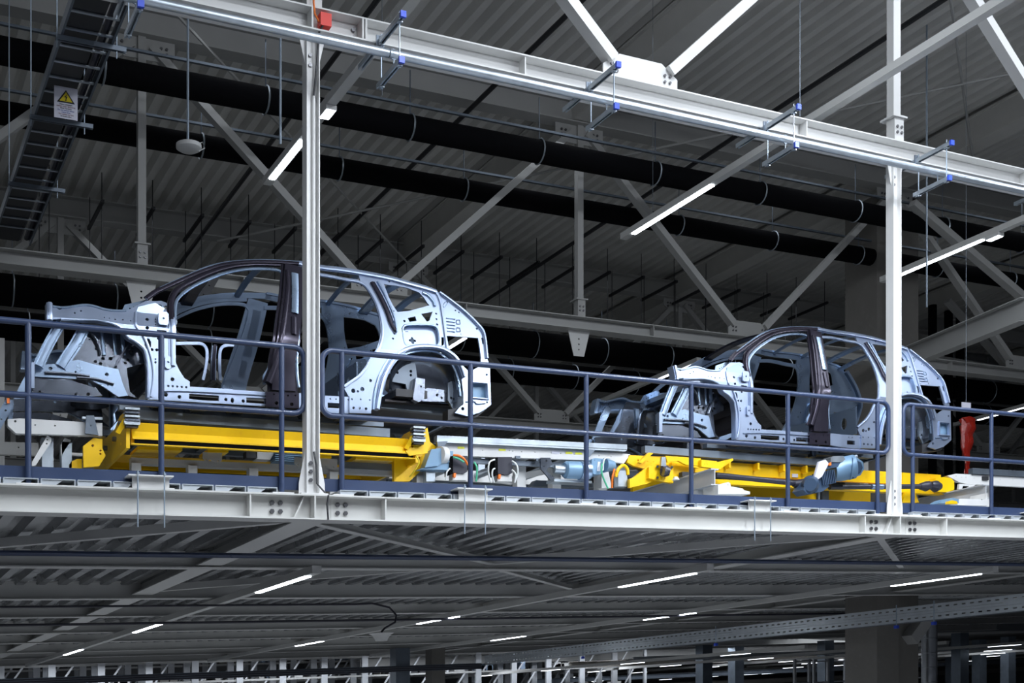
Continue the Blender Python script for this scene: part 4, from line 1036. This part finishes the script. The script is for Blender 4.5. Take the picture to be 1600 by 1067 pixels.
I.tube('fan_cover', [(905,735,10.87),(918,735.5,10.87)], [.094,.094], 'alub', 20)
I.tube('shaft_end', [(866,733,10.92),(882,734,10.9)], .045, 'galv', 14)
I.slab('gearbox', [(925,717),(930,715.5),(943,717),(944,733),(938,741),(928,741),(924,735)], 10.8, .18, 'motor', [(929,719,.8),(940,719.5,.8)])
I.slab('name_plate', [(934,721),(938.5,721.5),(938,736),(933,736)], 10.795, .003, 'paper')
I.tube('coupling', [(944,727,10.85),(958,728,10.86)], [.075,.05], 'motor', 16)
I.slab('mount', [(866,748),(900,750),(925,751),(925,755),(866,752)], 10.9, .16, 'galv')
I.tube('cable', [(944,722,10.78),(940,728,10.76),(941,742,10.76),(950,763,10.78)], .009, 'green')
I.tube('cable', [(952,715,10.78),(944,718,10.76),(942,735,10.76)], .007, 'cable')
I.tube('cable', [(960,733,10.78),(957,745,10.76),(956,762,10.78)], .011, 'orange')
I.tube('conduit_arc', [(962,745,10.78),(966,733,10.78),(974,727,10.8),(980,733,10.8),(981,742,10.8)], .018, 'yellow')

# ---- right lift table (yellow, with shaft and motor)
I = Item('lift_table', 980, 745, 10.95, 'yellow lift table with drive shaft and brackets under the right car body', 'lift table', 'yellow lift tables')
Y = lambda P, v, th=.03, h=(): I.slab('plate', P, v, th, 'yellow', h)
Y([(982,711),(1030,713),(1095,718),(1093,731),(1035,727),(1010,733),(990,728),(980,722)], 10.95, .04, [(997,719,1.8),(1012,721,.8),(1021,721,.8),(1030,722,.8)])
Y([(984,748),(984,762),(1010,756),(1032,748),(1032,728),(1015,727),(990,746)], 10.9, .04)
Y([(1014,730),(1020,725),(1052,727),(1052,755),(1035,752),(1014,747)], 10.86, .05, [(1028,729,1.8),(1028,746,1.8),(1049,730,1.5)])
Y([(1050,722),(1080,725),(1080,748),(1050,745)], 10.9, .06)
Y([(1040,712),(1095,716),(1095,728),(1072,726),(1060,720),(1043,722)], 10.8, .03)
Y([(1096,718),(1120,720.5),(1120,732),(1096,729)], 10.75, .05, [(1101,725,.7),(1105,725,.7)])
Y([(1120,722),(1145,716),(1146,719),(1125,733),(1120,732)], 10.75, .03)
Y([(998,722),(1014,707),(1021,708),(1003,724)], 10.85, .04)
for k, v_ in enumerate((11.02, 12.2)):
    z = 0
    a = I.p(1085, 729.5, 11.02); b_ = I.p(1470, 752, 11.02)
    MB().box(a[0], b_[0], v_-10.95, v_-10.95+.06, a[2]-.07, a[2]+.07).build('side_beam', 'yellow', I.t)
    a = I.p(1100, 752, 11.02)
    MB().box(a[0], b_[0], v_-11.0, v_-10.9, a[2]-.03, a[2]+.02).build('lower_rail', 'yellow', I.t)
for px in (1140, 1185, 1225, 1260, 1300): # little holes pattern blocks
    y = 719+(px-1120)*.06
    I.slab('rib', [(px-1,y),(px+2,y+.2),(px+2,y+11),(px-1,y+10)], 10.93, .08, 'yellow')
I.slab('end_block', [(1462,747),(1474,745),(1486,747),(1491,752),(1491,765),(1480,769),(1466,768),(1460,758)], 10.9, .1, 'yellow', [(1468,751,1)])
I.slab('end_block', [(1410,738),(1440,741),(1440,748),(1462,752),(1462,770),(1410,768)], 11.0, .08, 'yellow')
I.slab('foot', [(1415,768),(1430,769),(1436,785),(1410,785)], 10.95, .06, 'yellow')
I.slab('sensor', [(1238,740),(1247,740.5),(1247,746),(1238,745.5)], 11.005, .01, 'paper')
I.slab('bearing_block', [(1066,737),(1110,739),(1110,746),(1066,744)], 10.82, .06, 'dark')
b_ = I.tube('bearing', [(1035,736,10.84),(1041,736,10.80),(1047,737,10.78)], [.055,.06,.04], 'plastic', 16)
I.tube('bearing_cap', [(1036,736.5,10.775),(1041,736.8,10.77)], [.045,.03], 'bolt', 12)
for p in ((1027.5,729), (1027.5,746), (1050,730)): I.tube('bolt', [(p[0],p[1],10.86),(p[0],p[1],10.83)], .014, 'bolt', 6)
I.slab('clamp', [(1034,714),(1040,714),(1041,728),(1033,728)], 10.8, .03, 'galv')
I.tube('knob', [(1056,750,10.8),(1056,745,10.8)], [.04,.02], 'cable', 10)
I.tube('drive_shaft', [(1118,742,10.82),(1252,756,10.82)], .030, 'plastic', 12)
I.tube('drive_shaft', [(1296,761,10.82),(1440,760,10.82)], .030, 'plastic', 12)
I.tube('shaft_sleeve', [(1361,760.5,10.80),(1379,760.5,10.80)], .033, 'alub', 12)
I.tube('coupling', [(1437,760,10.82),(1446,760,10.82),(1452,758,10.82)], [.035,.06,.05], 'plastic', 14)
I.tube('coupling', [(1454,758,10.82),(1462,760,10.82),(1469,760,10.82)], [.045,.07,.04], 'plastic', 14)
I.tube('coupling', [(1240,756,10.82),(1250,757,10.82),(1262,757,10.82)], [.035,.06,.07], 'plastic', 14)
for px in (1150, 1290, 1400):
    u_ = U(px, 11.1); a = I.p(px, 752, 11.1); MB().box(u_-I.o[0]-.05, u_-I.o[0]+.05, .15, .25, 1.767-I.o[2], a[2]).build('leg', 'dgalv', I.t)
# big drive motor
I = Item('drive_motor', 1290, 760, 10.7, 'blue grey drive motor with octagonal end tilted over the right lift table', 'motor')
I.tube('motor_body', [(1300,736,10.75),(1314,733,10.72),(1334,729,10.66)], [.12,.135,.135], 'motor', 24)
I.tube('end_cover', [(1328,731,10.655),(1335,731,10.63),(1337,731,10.60)], [.137,.125,.105], 'motor', 8)
I.tube('end_disc', [(1335,731,10.62),(1337.5,731,10.585)], [.085,.083], 'motord', 8)
I.slab('terminal_box', [(1298,715),(1302,712.5),(1318,712),(1321,718),(1318,722),(1298,722)], 10.62, .15, 'galv')
I.slab('terminal_base', [(1297,721),(1322,719),(1316,728),(1290,733)], 10.63, .14, 'motord')
I.tube('cable_gland', [(1321,717,10.66),(1328,716,10.66),(1338,713.5,10.66)], [.01,.02,.025], 'galv', 10)
I.slab('red_tag', [(1294,724),(1299,722),(1299,727),(1295,727)], 10.61, .02, 'orange')
for k in range(8): I.slab('cooling_fin', [(1284+k*2.6,737-k*.5),(1285.2+k*2.6,736.7-k*.5),(1288+k*2.6,758-k*.5),(1286.8+k*2.6,758-k*.5)], 10.63, .16, 'motord')
I.slab('gearbox', [(1255,765),(1262,750),(1275,745),(1290,748),(1296,760),(1285,768),(1262,772)], 10.66, .18, 'motord', [(1265,768,1)])
I.tube('gearbox_ring', [(1266,757,10.74),(1266,757,10.66),(1266,757,10.62)], [.10,.10,.07], 'motord', 18)
I.slab('foil_wrap', [(1273,745),(1280,721),(1290,718),(1295,724),(1288,738),(1284,745),(1278,749)], 10.61, .03, 'paper')
I.slab('support_rod', [(1279,769),(1281,769),(1281,780),(1279,780)], 10.75, .02, 'galv')
# grey channel beam and white block in front of the right table
def dbeam(name, x0, y0, v0, x1, y1, v1, w_, h, m, label, cat='beam'):
    a = at(x0, y0, v0); b = at(x1, y1, v1); z = max(a[1], 1.767+h/2)
    L = (b[0]-a[0], v1-v0, b[1]-a[1])
    MB().chan((0, 0, 0), L, w_, h, .012).build(name, m, loc=(a[0], v0, a[1]), label=label, cat=cat)
a = at(1117, 745, 10.35)
q = MB().ibeam((0, 0, 0), (0, 2.3, 0), .10, .17, .012, .01)
for y_ in (.25, 1.9): q.box(-.04, .04, y_, y_+.08, 1.792-a[1], -.085)
q.build('channel_beam', 'rackm', loc=(a[0], 10.35, a[1]), label='grey steel beam on the deck running back under the right table', cat='beam', group='beams standing on the deck')
I = Item('roller_block', 1135, 765, 10.5, 'white stepped block on the deck beside the grey beam', 'block')
I.slab('block', [(1122,764),(1122,757),(1138,753),(1141,755),(1142,760),(1160,763),(1163,766),(1172,768),(1172,772),(1122,772)], 10.30, .25, 'white', [(1137.5,757.5,1)])
# ---- right conveyor
I = Item('conveyor', 1485, 755, 10.95, 'white conveyor beam at the right edge behind the guard rail', 'conveyor', 'roller conveyors')
I.slab('side_beam', [(1480,743),(1494,740),(1660,749),(1660,764),(1510,756),(1498,753)], 10.95, .05, 'white', [(1494,744,1),(1502,745.5,.8),(1509,746,.8),(1522,747,.8),(1541,748,.8),(1563,749.5,.8),(1583,750,.8)])
I.slab('skid_rail', [(1520,731),(1660,739),(1660,748),(1520,740)], 10.92, .07, 'dgalv')
I.slab('bracket', [(1536,744),(1545,744),(1545,750),(1536,750)], 10.93, .02, 'dark')
for k, v_ in enumerate((10.3, )):
    pass
I.slab('bracket', [(1499,756),(1525,757),(1522,759),(1518,764),(1512,764),(1514,759),(1505,759),(1503,764),(1498,764)], 10.93, .03, 'white')
for px in (1545, 1625):
    u_ = U(px, 11.1); a = I.p(px, 757, 11.1); MB().box(u_-I.o[0]-.05, u_-I.o[0]+.05, .15, .25, 1.767-I.o[2], a[2]).build('leg', 'white', I.t)
a = at(1541, 768, 10.35)
q = MB().ibeam((0, 0, 0), (0, 2.3, 0), .10, .17, .012, .01)
for y_ in (.25, 1.9): q.box(-.04, .04, y_, y_+.08, 1.792-a[1], -.085)
q.build('channel_beam', 'rackm', loc=(a[0], 10.35, a[1]), label='grey steel beam on the deck near the right edge', cat='beam', group='beams standing on the deck')
I = Item('motor_cover', 1490, 785, 10.3, 'small blue and yellow motor peeking over the toe board at the right', 'motor')
I.slab('cover', [(1470,783),(1478,779),(1490,778),(1498,780),(1498,786),(1468,786)], 10.25, .15, 'motor')
I.slab('yellow_cap', [(1483,783),(1488,781.5),(1495,783),(1497,787),(1482,787)], 10.2, .05, 'yellow')
I = Item('roller_block', 1520, 785, 10.3, 'pale block with a bolt beside the grey beam at the right', 'block')
I.slab('block', [(1499,779),(1540,780),(1543,770),(1543,790),(1496,789)], 10.3, .25, 'white', [(1534,780,2)])
# ---- bronze centre pillar of another body seen through the left car
I = Item('body_side_frame', 335, 596, 12.95, 'bronze Y shaped pillar with pale flanges seen through the left door opening', 'car part')
def P2(name, pts, w1, h, m, w2=None):
    Q = smoothpts([I.p(x, y, 12.95) for x, y in pts], 4); b = MB()
    w2_ = w1 if w2 is None else w2
    for i in range(len(Q)-1):
        ww = w1+(w2_-w1)*i/len(Q)
        b.bar(Q[i], Q[i+1], h, ww, (0,1,0))
    b.build(name, m, I.t)
P2('pillar', [(335,540),(333,560),(332,580),(332,596)], .09, .03, 'bronze')
P2('pillar_face', [(335,541),(333,560),(333,580),(333,594)], .03, .05, 'alu')
P2('flange', [(275,537),(300,536.5),(316,538),(323,548),(322,570),(317,594)], .02, .03, 'alu')
P2('flange', [(400,545),(370,540),(352,540),(344,548),(343,570),(344,594)], .02, .03, 'alu')

# far lower hall to the right: girders, slim stands and ducts
for k, (z, v_, h, m) in enumerate(((1.02, 36.6, .22, 'conc'), (.55, 39.0, .16, 'dgalv'), (.95, 30.5, .14, 'galvl'), (.20, 42.0, .2, 'conc'))):
    MB().ibeam((22 if k != 2 else 20.5, v_, z), (58, v_, z), .2, h).build('hall_girder', m, label='girder crossing the far lower hall at the right, '+('pale and highest', 'dark and low', 'slim and nearest', 'pale and lowest')[k], cat='beam', group='girders of the far lower hall')
for k in range(12):
    u_ = 27+k*1.7; v_ = 31+(k*37 % 9)
    t = thing('slim_stand', (u_, v_, -1.7), 'slim steel stand in the far lower hall', 'stand', 'slim stands in the far lower hall')
    for s_ in (0, .6): MB().box(s_-.04, s_+.04, -.04, .04, 0, 2.5).build('upright', 'rackm', t)
    for z in (.9, 1.7, 2.4): MB().box(0, .6, -.02, .02, z, z+.05).build('crossbar', 'rackm', t)
area((34, 34, 1.5), 14, 3, 120)

MB().box(14, 69, 35.7, 73.9, 1.66, 1.76).build('ceiling_lower_hall', 'grey', kind='structure')
for j in range(9):
    u_ = 22+j*4.6
    light_row(u_, .75+.05*(j % 3), 43 if j else 47, 72, [(v_+(j*1.7 % 3), v_+(j*1.7 % 3)+1.4) for v_ in (45, 51, 57, 63, 68) if v_+(j*1.7 % 3) > (44 if j else 48)], [], 'distant row of lamps at the end of the lower hall, %s from the racks' % (lab+['ninth'])[j], 'ledfar')
for j in range(7):
    v_ = 38+j*5
    MB().ibeam((15, v_, 1.35), (68, v_, 1.35), .2, .3).build('ceiling_girder', 'grey', kind='structure')

pu, pz = at(1510, 643, 12.7)
MB().tube([(pu, 12.705, pz+.1), (pu, 12.705, 9.17)], .003, 4).build('suspension_wire', 'dgalv', label='thin wire holding the grey sheet above the red bag', cat='wire')
